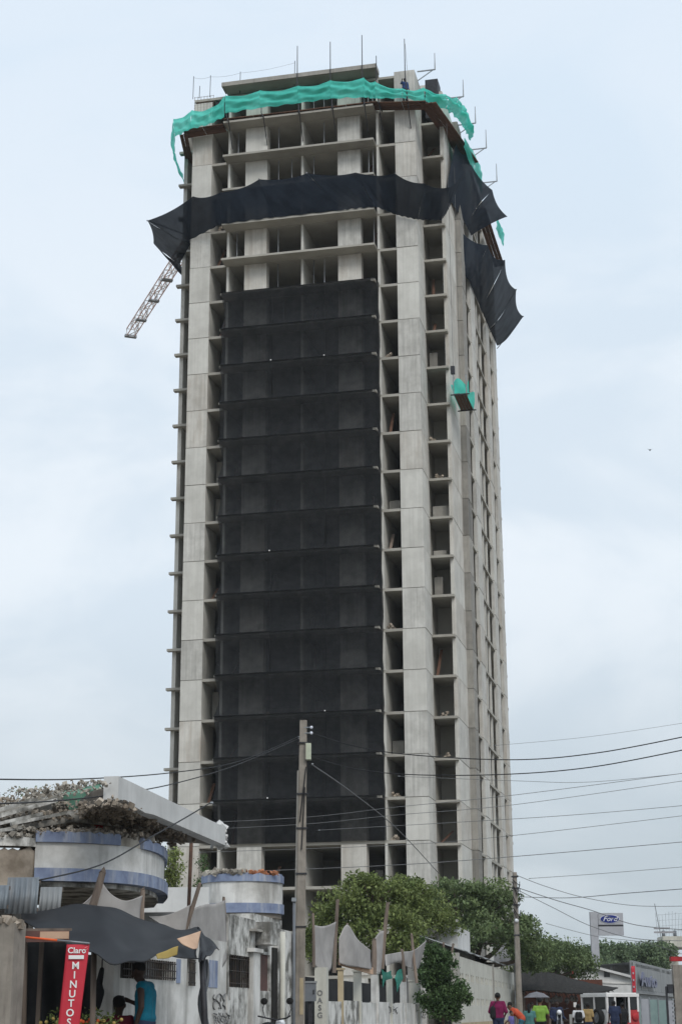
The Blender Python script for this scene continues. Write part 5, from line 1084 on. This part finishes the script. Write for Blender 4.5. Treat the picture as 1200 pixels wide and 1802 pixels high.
# glazed hoarding right of the jeep
gz = thing('glazed_hoarding', 'pale green panelled hoarding at the lower right', 'fence', flat_at(1128, 86), -.25)
for i in range(7):
    MB().box(.02 + i * .42, .40 + i * .42, 0, .04, .1, 1.85 - .03 * i).build('panel', 'glass_pale' if i % 3 != 0 else 'sign_grey', gz); MB().box(-.02 + i * .42, .02 + i * .42, -.03, .06, 0, 1.95 - .03 * i).build('post', 'steel_grey', gz)
# right edge post with box
rp2 = thing('roadside_post', 'thick grey post with dark boxes at the right picture edge', 'post', flat_at(1194, 52)); MB().box(-.12, .16, -.12, .12, 0, at(1194, 1698, 52).z).build('shaft', 'pole_concrete', rp2)
zb = at(1180, 1748, 52).z; MB().box(-.30, -.145, -.1, .1, zb, zb + .26).build('dark_box', 'steel_dark', rp2); MB().box(-.16, .18, -.14, .14, at(0, 1698, 52).z, at(0, 1690, 52).z).build('cap', 'paint_red', rp2)
MB().box(-.36, -.31, -.05, .05, 0, zb + .2).build('side_tube', 'steel_dark', rp2)
for j in range(6): MB().box(-.20, -.145, -.13, .0, .95 + j * .12, 1.0 + j * .12).build('rack_slat', 'steel_grey', rp2)

# ------------------------------------------------------------------ jeep
def wheel(parent, c, r, w_, axis='x', nm='wheel'):
    mb = MB(); n = 24; prof = [(r * .62, -w_ / 2), (r * .9, -w_ / 2), (r, -w_ * .3), (r, w_ * .3), (r * .9, w_ / 2), (r * .62, w_ / 2)]
    for i in range(n):
        a = 2 * pi * i / n
        for rr_, o_ in prof: mb.v.append((c[0] + o_, c[1] + rr_ * cos(a), c[2] + rr_ * sin(a)) if axis == 'x' else (c[0] + rr_ * cos(a), c[1] + o_, c[2] + rr_ * sin(a)))
    P = len(prof)
    for i in range(n):
        for k_ in range(P): mb.f.append((i * P + k_, ((i + 1) % n) * P + k_, ((i + 1) % n) * P + (k_ + 1) % P, i * P + (k_ + 1) % P))
    t = mb.build(nm, 'rubber', parent, True); rm = MB(); s_ = (w_ * .35)
    e = Vector((s_, 0, 0)) if axis == 'x' else Vector((0, s_, 0)); rm.tube([Vector(c) - e, Vector(c) + e], r * .63, 18); rm.tube([Vector(c) - e * 1.5, Vector(c) + e * 1.5], r * .2, 10); rm.build('rim', 'rim_grey', t)
    return t
jp = thing('jeep', 'boxy white and red jeep with open rear door and side spare wheel', 'car', flat_at(1096, 74.5), radians(24)); 
# local: rear faces -y, left side -x
W2 = .80
MB().box(-W2, W2, 0, .05, .55, .80).build('rear_sill', 'jeep_red', jp)
MB().box(-W2, -W2 + .05, .051, 2.0, .55, 1.34).build('left_side', 'jeep_white', jp); MB().box(W2 - .05, W2, .051, 2.0, .55, 1.25).build('right_side', 'jeep_red', jp)
MB().box(-W2 + .05, W2 - .05, .051, 3.2, .5, .56).build('floor', 'steel_dark', jp)
mb = MB(); pr = [(-W2 - .02, 1.90), (-W2 + .06, 1.99), (W2 - .06, 1.99), (W2 + .02, 1.90)]
MB().prism([(-W2 - .03, -.03), (W2 + .03, -.03), (W2 + .03, 2.05), (-W2 - .03, 2.05)], 1.86, 1.99).build('roof', 'jeep_white', jp); MB().prism([(-W2 + .05, .05), (W2 - .05, .05), (W2 - .05, 1.95), (-W2 + .05, 1.95)], 1.991, 2.03).build('roof_crown', 'jeep_white', jp)
for x in (-W2 + .03, W2 - .03):
    for y in (.03, 1.0, 2.0): MB().box(x - .045, x + .045, y - .04, y + .05, 1.25, 1.90).build('roof_pillar', 'jeep_white', jp)
MB().box(.28, .36, -.01, .05, .80, 1.90).build('roof_pillar', 'jeep_white', jp); MB().box(-.42, -.34, -.01, .05, .80, 1.90).build('roof_pillar', 'jeep_white', jp)
MB().box(.36, W2 - .02, .0, .045, .80, 1.32).build('rear_panel', 'jeep_red', jp); MB().box(-W2 + .02, -.42, .0, .045, .80, 1.40).build('rear_panel', 'jeep_white', jp)
MB().box(.37, W2 - .08, .015, .03, 1.34, 1.84).build('rear_window', 'glass_dark', jp); MB().box(-W2 + .10, -.46, .015, .03, 1.42, 1.82).build('rear_window', 'glass_dark', jp)
for y0, y1 in ((.1, .94), (1.06, 1.9)): MB().box(-W2 + .015, -W2 + .03, y0, y1, 1.27, 1.86).build('side_window', 'glass_dark', jp); MB().box(W2 - .03, W2 - .015, y0, y1, 1.27, 1.86).build('side_window', 'glass_dark', jp)
MB().prism([(-W2, 2.0), (W2, 2.0), (W2 - .1, 3.25), (-W2 + .1, 3.25)], .55, 1.15).build('bonnet', 'jeep_white', jp); MB().box(-W2 + .05, W2 - .05, 2.0, 2.04, 1.16, 1.86).build('windscreen', 'glass_dark', jp)
MB().ball((.60, -.03, 1.02), (.17, .05, .17), 14, 8).build('tail_light', 'paint_red', jp, True); MB().ball((-.62, -.03, .95), (.08, .04, .08), 10, 6).build('tail_light', 'paint_red', jp, True)
wheel(jp, (-W2 - .12, .55, 1.02), .37, .22, 'x', 'spare_wheel')
for x in (-.68, .68):
    for y in (.6, 2.75): wheel(jp, (x, y, .39), .39, .22)
MB().box(-W2, W2, -.12, -.02, .45, .57).build('bumper', 'steel_dark', jp); MB().bar((-W2 - .05, 2.1, 1.4), (-W2 - .28, 2.1, 1.5), .03, .03).build('mirror_arm', 'steel_dark', jp); MB().box(-W2 - .36, -W2 - .22, 2.08, 2.12, 1.45, 1.65).build('mirror', 'jeep_white', jp)

# ------------------------------------------------------------------ motorcycles
def motorcycle(label, loc_, rz, tank='fab_black'):
    m = thing('motorcycle', label, 'motorcycle', loc_, rz, 'motorcycles')     # front towards -y
    wheel(m, (0, -.62, .30), .30, .09); wheel(m, (0, .62, .30), .30, .11)
    for x in (-.07, .07): MB().tube([(x, -.62, .30), (x, -.42, .86)], .022, 7).build('fork', 'steel_grey', m)
    MB().tube([(0, -.40, .85), (0, -.05, .5), (0, .45, .5), (0, .62, .3)], .03, 7).build('frame', 'steel_dark', m)
    mb = MB(); mb.ball((0, -.12, .80), (.13, .25, .12), 12, 8); mb.build('tank', tank, m, True); mb = MB(); mb.ball((0, .38, .78), (.13, .36, .07), 12, 8); mb.build('saddle', 'rubber', m, True)
    MB().box(-.12, .12, -.12, .25, .28, .58).build('engine', 'rim_grey', m); MB().tube([(.13, .1, .32), (.14, .75, .38)], [.03, .05], 8).build('exhaust', 'steel_grey', m, True)
    MB().tube([(-.34, -.30, 1.02), (-.2, -.40, .98), (0, -.42, .95), (.2, -.40, .98), (.34, -.30, 1.02)], .014, 7).build('handlebar', 'steel_dark', m, True)
    MB().ball((0, -.52, .88), (.09, .08, .09), 12, 8).build('headlamp', 'lamp_white', m, True)
    for s_ in (-1, 1):
        h_ = MB().tube([(s_ * .24, -.38, 1.0), (s_ * .30, -.40, 1.14), (s_ * .27, -.40, 1.22)], .008, 5).build('mirror_stalk', 'steel_dark', m)
        MB().ball((s_ * .27, -.40, 1.27), (.075, .02, .06), 12, 8).build('mirror', 'rubber', h_, True)
    MB().tube([(-.07, -.8, .58), (0, -.62, .66), (.0, -.3, .6)], .02, 5).build('mudguard', 'steel_dark', m)
    return m
pos = at(466, 1785, 30.6).xy.to_3d() + Vector((0, 0, .16)); motorcycle('parked motorcycle with round black mirror below the stained house wall', pos, radians(150))
motorcycle('dark motorcycle with bright headlamp facing out of the kiosk', flat_at(984, 63) + Vector((0, 0, .35)), radians(-8))

# ------------------------------------------------------------------ people
def remesh(mb, vox, m, name, parent, smooth=True):
    me = mb.mesh(name + '_raw', None); o = bpy.data.objects.new('tmp', me); col.objects.link(o)
    md = o.modifiers.new('r', 'REMESH'); md.mode = 'VOXEL'; md.voxel_size = vox; md.use_smooth_shade = True
    ms = o.modifiers.new('s', 'SMOOTH'); ms.factor = .5; ms.iterations = 3
    me2 = bpy.data.meshes.new_from_object(o.evaluated_get(bpy.context.evaluated_depsgraph_get())); bpy.data.objects.remove(o); bpy.data.meshes.remove(me)
    me2.name = name; me2.materials.clear(); me2.materials.append(MATS[m]); me2.polygons.foreach_set('use_smooth', [True] * len(me2.polygons))
    return link(name, me2, parent)
def person(label, loc_, rz, shirt, trousers, skin='skin_brown', J=None, h=1.70, vox=.014, sleeve=.75, hair='short', group=None, pack=None, shorts=False):
    """local frame: the person faces -y"""
    p = thing('person', label, 'person', loc_, rz, group); p.scale = (h / 1.72,) * 3
    j = dict(pel=(0, 0, .95), che=(0, .0, 1.27), nec=(0, .01, 1.47), head=(0, -.02, 1.60), tilt=(0, 0, 0))
    for s_, n in ((-1, 'l'), (1, 'r')):
        j.update({'sh' + n: (s_ * .18, .01, 1.41), 'el' + n: (s_ * .24, .03, 1.12), 'wr' + n: (s_ * .25, -.08, .88), 'hip' + n: (s_ * .09, 0, .92), 'kn' + n: (s_ * .10, -.02, .50), 'an' + n: (s_ * .10, .02, .09)})
    j.update(J or {}); j = {k_: Vector(v_) for k_, v_ in j.items()}
    b = MB(); H = j['head']; fd = Vector((sin(j['tilt'].z), -cos(j['tilt'].z), -j['tilt'].x)).normalized(); sd_ = Vector((0, 0, 1)).cross(fd).normalized() * -1; upv = sd_.cross(fd).normalized()
    if upv.z < 0: upv = -upv
    def hp_(f_, s_, u_): return H + fd * f_ + sd_ * s_ + upv * u_
    b.cap(hp_(-.015, 0, .035), hp_(.0, 0, -.0), .088, .085, 12); b.cap(hp_(.02, 0, -.03), hp_(.045, 0, -.085), .072, .045, 12)
    b.cap(hp_(.085, 0, .02), hp_(.108, 0, -.015), .012, .018, 8); b.cap(hp_(.083, -.03, .03), hp_(.083, .03, .03), .012, .012, 8)
    b.cap(hp_(.088, -.018, -.055), hp_(.088, .018, -.055), .010, .010, 8)
    for s_ in (-1, 1): b.cap(hp_(0, s_ * .088, .015), hp_(-.005, s_ * .092, -.02), .016, .012, 8)
    b.cap(j['nec'] + Vector((0, 0, -.05)), H + Vector((0, 0, -.06)), .058, .055, 10)
    sv = (j['shr'] - j['shl']).normalized()
    def torso(mb, g=0.0):
        for k_ in (-1, 1):
            mb.cap(j['che'] + sv * (.075 * k_) + Vector((0, 0, .02)), j['pel'] + sv * (.06 * k_) + Vector((0, 0, .06)), .112 + g, .105 + g, 12)
        mb.cap(j['shl'] * .9 + j['che'] * .1, j['shr'] * .9 + j['che'] * .1, .062 + g, .062 + g, 12); mb.cap(j['che'] - sv * .06, j['che'] + sv * .06, .118 + g, .118 + g, 12)
        mb.cap(j['nec'] + Vector((0, 0, -.06)), j['che'], .07 + g * .6, .12 + g, 12)
    torso(b); b.cap(j['hipl'], j['hipr'], .10, .10, 12)
    for n, s_ in (('l', -1), ('r', 1)):
        b.cap(j['sh' + n], j['el' + n], .052, .042, 10); b.cap(j['el' + n], j['wr' + n], .041, .028, 10)
        d = (j['wr' + n] - j['el' + n]).normalized(); x = d.cross(Vector((0, 1, 0)) if abs(d.y) < .8 else Vector((0, 0, 1))).normalized(); z = x.cross(d)
        pm = j['wr' + n] + d * .075; b.cap(j['wr' + n] + d * .02, pm, .030, .034, 10)
        for k_, (o_, L) in enumerate(((-.030, .062), (-.010, .078), (.010, .072), (.029, .055))):
            q0 = pm + x * o_; q1 = q0 + d * L * .55 + z * .006; q2 = q1 + d * L * .4 - z * .022 * s_; b.cap(q0, q1, .0105, .0095, 7); b.cap(q1, q2, .0095, .008, 7)
        q0 = j['wr' + n] + d * .03 + x * .025; q1 = q0 + d * .035 + x * .03; b.cap(q0, q1, .012, .0105, 7); b.cap(q1, q1 + d * .035 + x * .004, .0105, .009, 7)
        b.cap(j['hip' + n], j['kn' + n], .082, .056, 10); b.cap(j['kn' + n], j['an' + n] + Vector((0, 0, .02)), .052, .036, 10); b.cap(j['an' + n], j['an' + n] + Vector((0, -.13, -.05)), .04, .034, 8)
    remesh(b, vox, skin, 'body', p)
    s = MB(); torso(s, .015); s.cap(j['pel'] + Vector((-.08, 0, .03)), j['pel'] + Vector((.08, 0, .03)), .125, .125, 12)
    for n in 'lr':
        if sleeve > 0: s.cap(j['sh' + n], j['sh' + n].lerp(j['el' + n], min(1, sleeve)), .070, .062, 10)
        if sleeve > 1: s.cap(j['el' + n], j['el' + n].lerp(j['wr' + n], .85), .058, .042, 10)
    remesh(s, vox * 1.1, shirt, 'shirt', p)
    t = MB(); t.cap(j['hipl'], j['hipr'], .118, .118, 12)
    for n in 'lr':
        t.cap(j['hip' + n], j['kn' + n], .102, .074, 10)
        if not shorts: t.cap(j['kn' + n], j['an' + n] + Vector((0, 0, .04)), .072, .058, 10)
    remesh(t, vox * 1.1, trousers, 'trousers', p)
    for n in 'lr':
        f_ = MB(); f_.cap(j['an' + n] + Vector((0, .03, -.04)), j['an' + n] + Vector((0, -.16, -.055)), .050, .040, 10); remesh(f_, vox, 'shoe', 'shoe', p)
    hr = MB()
    hr.cap(hp_(-.028, 0, .052), hp_(-.012, 0, .03), .094, .09, 12)
    if hair == 'bun': hr.ball(hp_(-.13, 0, .03), .055, 10, 8)
    if hair == 'long': hr.cap(hp_(-.06, 0, .02), hp_(-.09, 0, -.16), .07, .06, 10)
    remesh(hr, vox, 'hair_black', 'hair', p)
    if pack:
        k = MB(); c = j['che'] + Vector((0, .17, -.05)); k.cap(c + Vector((-.06, 0, .1)), c + Vector((-.06, 0, -.16)), .10, .11, 10); k.cap(c + Vector((.06, 0, .1)), c + Vector((.06, 0, -.16)), .10, .11, 10); k.cap(c + Vector((-.05, .08, -.12)), c + Vector((.05, .08, -.12)), .06, .06, 8)
        bp = remesh(k, vox * 1.1, pack, 'backpack', p)
    return p
PAVE = Vector((0, 0, .16))
d90 = radians
person('standing man in sleeveless teal shirt reaching towards the seated person', at(256, 1785, 24.0).xy.to_3d() + PAVE, d90(-105), 'fab_teal', 'fab_navy', 'skin_dark', dict(che=(0, .0, 1.27), nec=(0, -.04, 1.46), head=(0, -.11, 1.585), tilt=(.45, 0, 0), shl=(-.19, -.02, 1.40), shr=(.19, .0, 1.40), ell=(-.22, -.06, 1.11), wrl=(-.20, -.30, 1.20), elr=(.25, .04, 1.12), wrr=(.24, -.04, .88)), 1.76, .011, 0.0)
person('seated person in dark red shirt in front of the teal shirted man', at(208, 1785, 24.2).xy.to_3d() + PAVE, d90(170), 'fab_maroon', 'fab_navy', 'skin_dark', dict(pel=(0, 0, .52), che=(0, -.02, .84), nec=(0, -.02, 1.04), head=(0, -.05, 1.17), shl=(-.18, 0, .98), shr=(.18, 0, .98), ell=(-.24, -.06, .72), elr=(.24, -.06, .72), wrl=(-.14, -.30, .62), wrr=(.14, -.30, .62), hipl=(-.09, 0, .50), hipr=(.09, 0, .50), knl=(-.12, -.42, .52), knr=(.12, -.42, .52), anl=(-.12, -.42, .09), anr=(.12, -.42, .09)), 1.72, .012, .7)
stl = thing('stool', 'low wooden stool under the seated person', 'stool', at(208, 1785, 24.2).xy.to_3d() + PAVE)
MB().box(-.17, .17, -.17, .17, .36, .40).build('seat', 'wood_pole', stl)
for x in (-.14, .14):
    for y in (-.14, .14): MB().box(x - .02, x + .02, y - .02, y + .02, 0, .36).build('leg', 'wood_pole', stl)
hb = thing('hanging_sack', 'dark sack hanging from the awning beside the banner', 'sack', at(180, 1706, 24.0)); 
mb = MB(); e = at(168, 1768, 24.0) - hb.location
remesh(MB().cap(Vector((0, 0, 0)), e * .35, .035, .05).cap(e * .35, e * .65, .04, .10).cap(e * .65, e, .10, .085), .012, 'fab_black', 'sack', hb); MB().tube([(0, 0, 0), (0, 0, .25)], .01, 5).build('strap', 'wire_black', hb)
person('woman in magenta top with backpack walking by the pierced wall', flat_at(876, 55) + PAVE, d90(172), 'fab_magenta', 'fab_navy', 'skin_brown', dict(ell=(-.27, .02, 1.13), wrl=(-.2, -.14, .98), elr=(.27, .02, 1.13), wrr=(.2, -.14, .98)), 1.66, .018, 1.0, 'bun')
bpk = thing('shoulder_bag', 'dark bag on the left hip of the woman in magenta', 'bag', flat_at(867, 54.9) + Vector((0, 0, 1.28))); remesh(MB().cap((0, 0, .06), (0, 0, -.16), .09, .10), .015, 'fab_black', 'bag', bpk); MB().tube([(0, 0, .1), (.08, -.06, .28), (.18, 0, .32)], .012, 5).build('strap', 'wire_black', bpk)
person('stooping person in bright orange top beside the slim pole', flat_at(912, 58) + PAVE, d90(-95), 'fab_orange', 'fab_jeans', 'skin_brown', dict(pel=(0, .12, .90), che=(0, -.10, 1.15), nec=(0, -.24, 1.30), head=(0, -.31, 1.37), tilt=(.4, 0, 0), shl=(-.18, -.20, 1.26), shr=(.18, -.20, 1.26), ell=(-.22, -.26, .98), elr=(.22, -.26, .98), wrl=(-.16, -.42, .84), wrr=(.16, -.42, .84), hipl=(-.09, .10, .88), hipr=(.09, .10, .88)), 1.60, .018, .8)
person('child in violet shirt next to the stooping orange person', flat_at(899, 57.5) + PAVE, d90(60), 'fab_violet', 'fab_jeans', 'skin_brown', None, 1.12, .018, .6)
person('person in mint top standing left of the lime shirted man', flat_at(931, 60), d90(165), 'fab_mint', 'fab_grey', 'skin_brown', None, 1.50, .018, .6, 'long')
person('man in lime green shirt seen from behind under the umbrella', flat_at(950, 60), d90(175), 'fab_lime', 'fab_black', 'skin_brown', dict(ell=(-.29, .03, 1.14), elr=(.29, .03, 1.14), wrl=(-.26, -.12, .94), wrr=(.26, -.12, .94)), 1.70, .018, .7)
person('dark clad rider standing at the motorcycle by the kiosk', flat_at(979, 64), d90(10), 'fab_navy', 'fab_black', 'skin_dark', dict(wrl=(-.26, -.30, 1.02), wrr=(.26, -.30, 1.02)), 1.66, .018, 1.5)
person('person in white shirt with black backpack before the kiosk', flat_at(1017, 67), d90(178), 'fab_white', 'fab_black', 'skin_dark', None, 1.52, .018, .7, pack='fab_black')
person('person in tan shirt left of the jeep', flat_at(1034, 69), d90(150), 'fab_tan', 'fab_navy', 'skin_dark', None, 1.58, .018, .8)
person('passenger in dark blue stepping into the jeep rear', flat_at(1081, 73.0), d90(178), 'fab_navy', 'fab_navy', 'skin_dark', dict(head=(.02, -.10, 1.56)), 1.72, .018, .7)
person('passenger in black shirt beside the jeep rear door', flat_at(1095, 73.4), d90(200), 'fab_black', 'fab_black', 'skin_dark', None, 1.60, .018, .7)
person('person in dark clothes under the kiosk roof at left', flat_at(936, 82), d90(20), 'fab_grey', 'fab_black', 'skin_dark', None, 1.68, .02, .7)
person('worker in dark blue standing on the platform at the tower corner', tw(-.55, -.55, 58.42), -TA + d90(30), 'fab_blue', 'fab_navy', 'skin_dark', dict(ell=(-.30, -.10, 1.22), wrl=(-.30, -.30, 1.36)), 1.70, .02, 1.2)
ubr = thing('umbrella', 'grey market umbrella above the lime shirted man', 'umbrella', flat_at(945, 61.2))
zu = at(945, 1745, 61.2).z; mb = MB(); n = 8; ru = .46
mb.v = [(0, 0, zu)] + [(ru * .55 * cos(2 * pi * i / n), ru * .55 * sin(2 * pi * i / n), zu - .06) for i in range(n)] + [(ru * cos(2 * pi * i / n), ru * sin(2 * pi * i / n), zu - .2) for i in range(n)]
mb.f = [(0, 1 + i, 1 + (i + 1) % n) for i in range(n)] + [(1 + i, n + 1 + i, n + 1 + (i + 1) % n, 1 + (i + 1) % n) for i in range(n)]
mb.build('canopy', 'umbrella_grey', ubr); MB().tube([(0, 0, 0), (0, 0, zu)], .018, 6).build('pole', 'steel_grey', ubr); MB().tube([(0, 0, zu), (0, 0, zu + .07)], .01, 5).build('ferrule', 'steel_dark', ubr)
for i in range(n): MB().tube([(0, 0, zu - .28), (ru * .5 * cos(2 * pi * i / n), ru * .5 * sin(2 * pi * i / n), zu - .075)], .006, 4).build('rib', 'steel_dark', ubr)

# ------------------------------------------------------------------ overhead wires
def wire(label, pts, r=.012, m='wire_black', group=None):
    P = [at(*p) for p in pts]; o = thing('overhead_wire', label, 'wire', P[0], 0, group)
    MB().tube(smooth_path([p - P[0] for p in P], 10), r, 5).build('cable', m, o, True); MB().tube([Vector((0, 0, 0)), Vector((.05, 0, 0))], r * 1.8, 5).build('clamp', 'steel_grey', o)
G = 'thin parallel lines over the street'
wire('upper wire running left from the utility pole past the tower', [(525, 1297, 37), (420, 1340, 34), (300, 1360, 30), (140, 1371, 25), (-30, 1371, 20)], .010)
wire('lower wire running left from the utility pole over the ruin', [(525, 1300, 37), (420, 1345, 33), (315, 1377, 29), (210, 1397, 25), (90, 1410, 22), (-30, 1415, 19)], .010)
wire('service drop from the fascia beam tip across the curved balcony', [(370, 1413, 26), (325, 1440, 24.5), (270, 1471, 23), (180, 1521, 21), (70, 1549, 19)], .010)
wire('upper thick wire sweeping right from the utility pole', [(545, 1288, 37), (620, 1312, 36), (720, 1328, 35), (900, 1337, 33), (1050, 1325, 31), (1230, 1291, 29)], .0105)
wire('lower thick wire sweeping right from the utility pole', [(543, 1330, 37), (620, 1352, 36), (720, 1363, 35), (880, 1363, 33), (1040, 1350, 31), (1230, 1314, 29)], .0105)
wire('wire slanting down right from the utility pole to the tower foot', [(548, 1345, 37), (620, 1395, 45), (700, 1460, 55), (772, 1537, 66)], .014, 'wire_grey')
for i, (lab, pts, r) in enumerate((('highest thin line across the lower tower at right', [(330, 1449, 40), (540, 1438, 40), (700, 1420, 40), (905, 1399, 40), (1230, 1357, 40)], .0065), ('second thin line across the lower tower at right', [(330, 1461, 42), (540, 1450, 42), (700, 1434, 42), (905, 1416, 42), (1230, 1370, 42)], .0065),
        ('thin line just below the two thick wires at right', [(700, 1366, 44), (905, 1374, 44), (1040, 1376, 44), (1230, 1358, 44)], .006), ('thin line meeting the right edge above the dealer sign, upper of a pair', [(560, 1461, 46), (905, 1441, 46), (1060, 1430, 46), (1230, 1415, 46)], .0075),
        ('thin line meeting the right edge above the dealer sign, lower of a pair', [(350, 1500, 48), (700, 1487, 48), (905, 1470, 48), (1230, 1432, 48)], .0075), ('stout grey line over the tree tops at right', [(430, 1534, 50), (700, 1522, 50), (920, 1506, 50), (1230, 1479, 50)], .010),
        ('thin line low over the trees, lowest of the parallel lines', [(930, 1546, 52), (1060, 1537, 52), (1230, 1523, 52)], .0075), ('faint line above the thick wires at far right', [(870, 1312, 60), (1040, 1296, 60), (1230, 1268, 60)], .006))):
    wire(lab, pts, r, 'wire_grey', G)
for lab, pts, r in (('upper cable dropping right from the slim pole to the dealer sign', [(908, 1540, 76), (960, 1560, 80), (1030, 1580, 86), (1120, 1594, 92), (1230, 1594, 96)], .015), ('middle cable sagging right from the slim pole', [(910, 1562, 76), (980, 1585, 78), (1040, 1602, 80), (1120, 1628, 82), (1230, 1638, 84)], .018),
                    ('lower cable sagging right from the slim pole', [(910, 1566, 76), (970, 1596, 77), (1040, 1630, 78), (1120, 1652, 79), (1230, 1656, 80)], .015), ('slack line from the slim pole towards the tank platform', [(912, 1578, 76), (1000, 1580, 70), (1100, 1572, 64), (1230, 1562, 58)], .014), ('long slack line passing low behind the dealer sign', [(960, 1625, 110), (1050, 1648, 110), (1140, 1660, 112), (1230, 1690, 114)], .015)):
    wire(lab, pts, r, 'wire_grey')
bd = thing('bird', 'tiny bird in the sky right of the tower', 'bird', at(1143, 792, 120)); MB().ball((0, 0, 0), (.06, .14, .05), 8, 6).build('body', 'bird', bd, True)
for s_ in (-1, 1): MB().add([(0, -.05, .02), (0, .05, .02), (s_ * .2, .03, .09), (s_ * .2, -.02, .09)], [(0, 1, 2, 3)]).build('wing', 'bird', bd)

# ------------------------------------------------------------------ humid air
hz_ = MB().box(-1210, 1210, -1210, 1210, -1.2, 75).build('haze', None); hz_['kind'] = 'stuff'; hz_['label'] = 'thin humid air over the street'
hm = bpy.data.materials.new('haze_air'); hm.use_nodes = True; t_ = hm.node_tree; t_.nodes.clear(); o_ = t_.nodes.new('ShaderNodeOutputMaterial'); v_ = t_.nodes.new('ShaderNodeVolumePrincipled')
v_.inputs['Color'].default_value = (.85, .9, .95, 1); v_.inputs['Density'].default_value = .00018; t_.links.new(v_.outputs[0], o_.inputs['Volume']); hz_.data.materials.clear(); hz_.data.materials.append(hm)
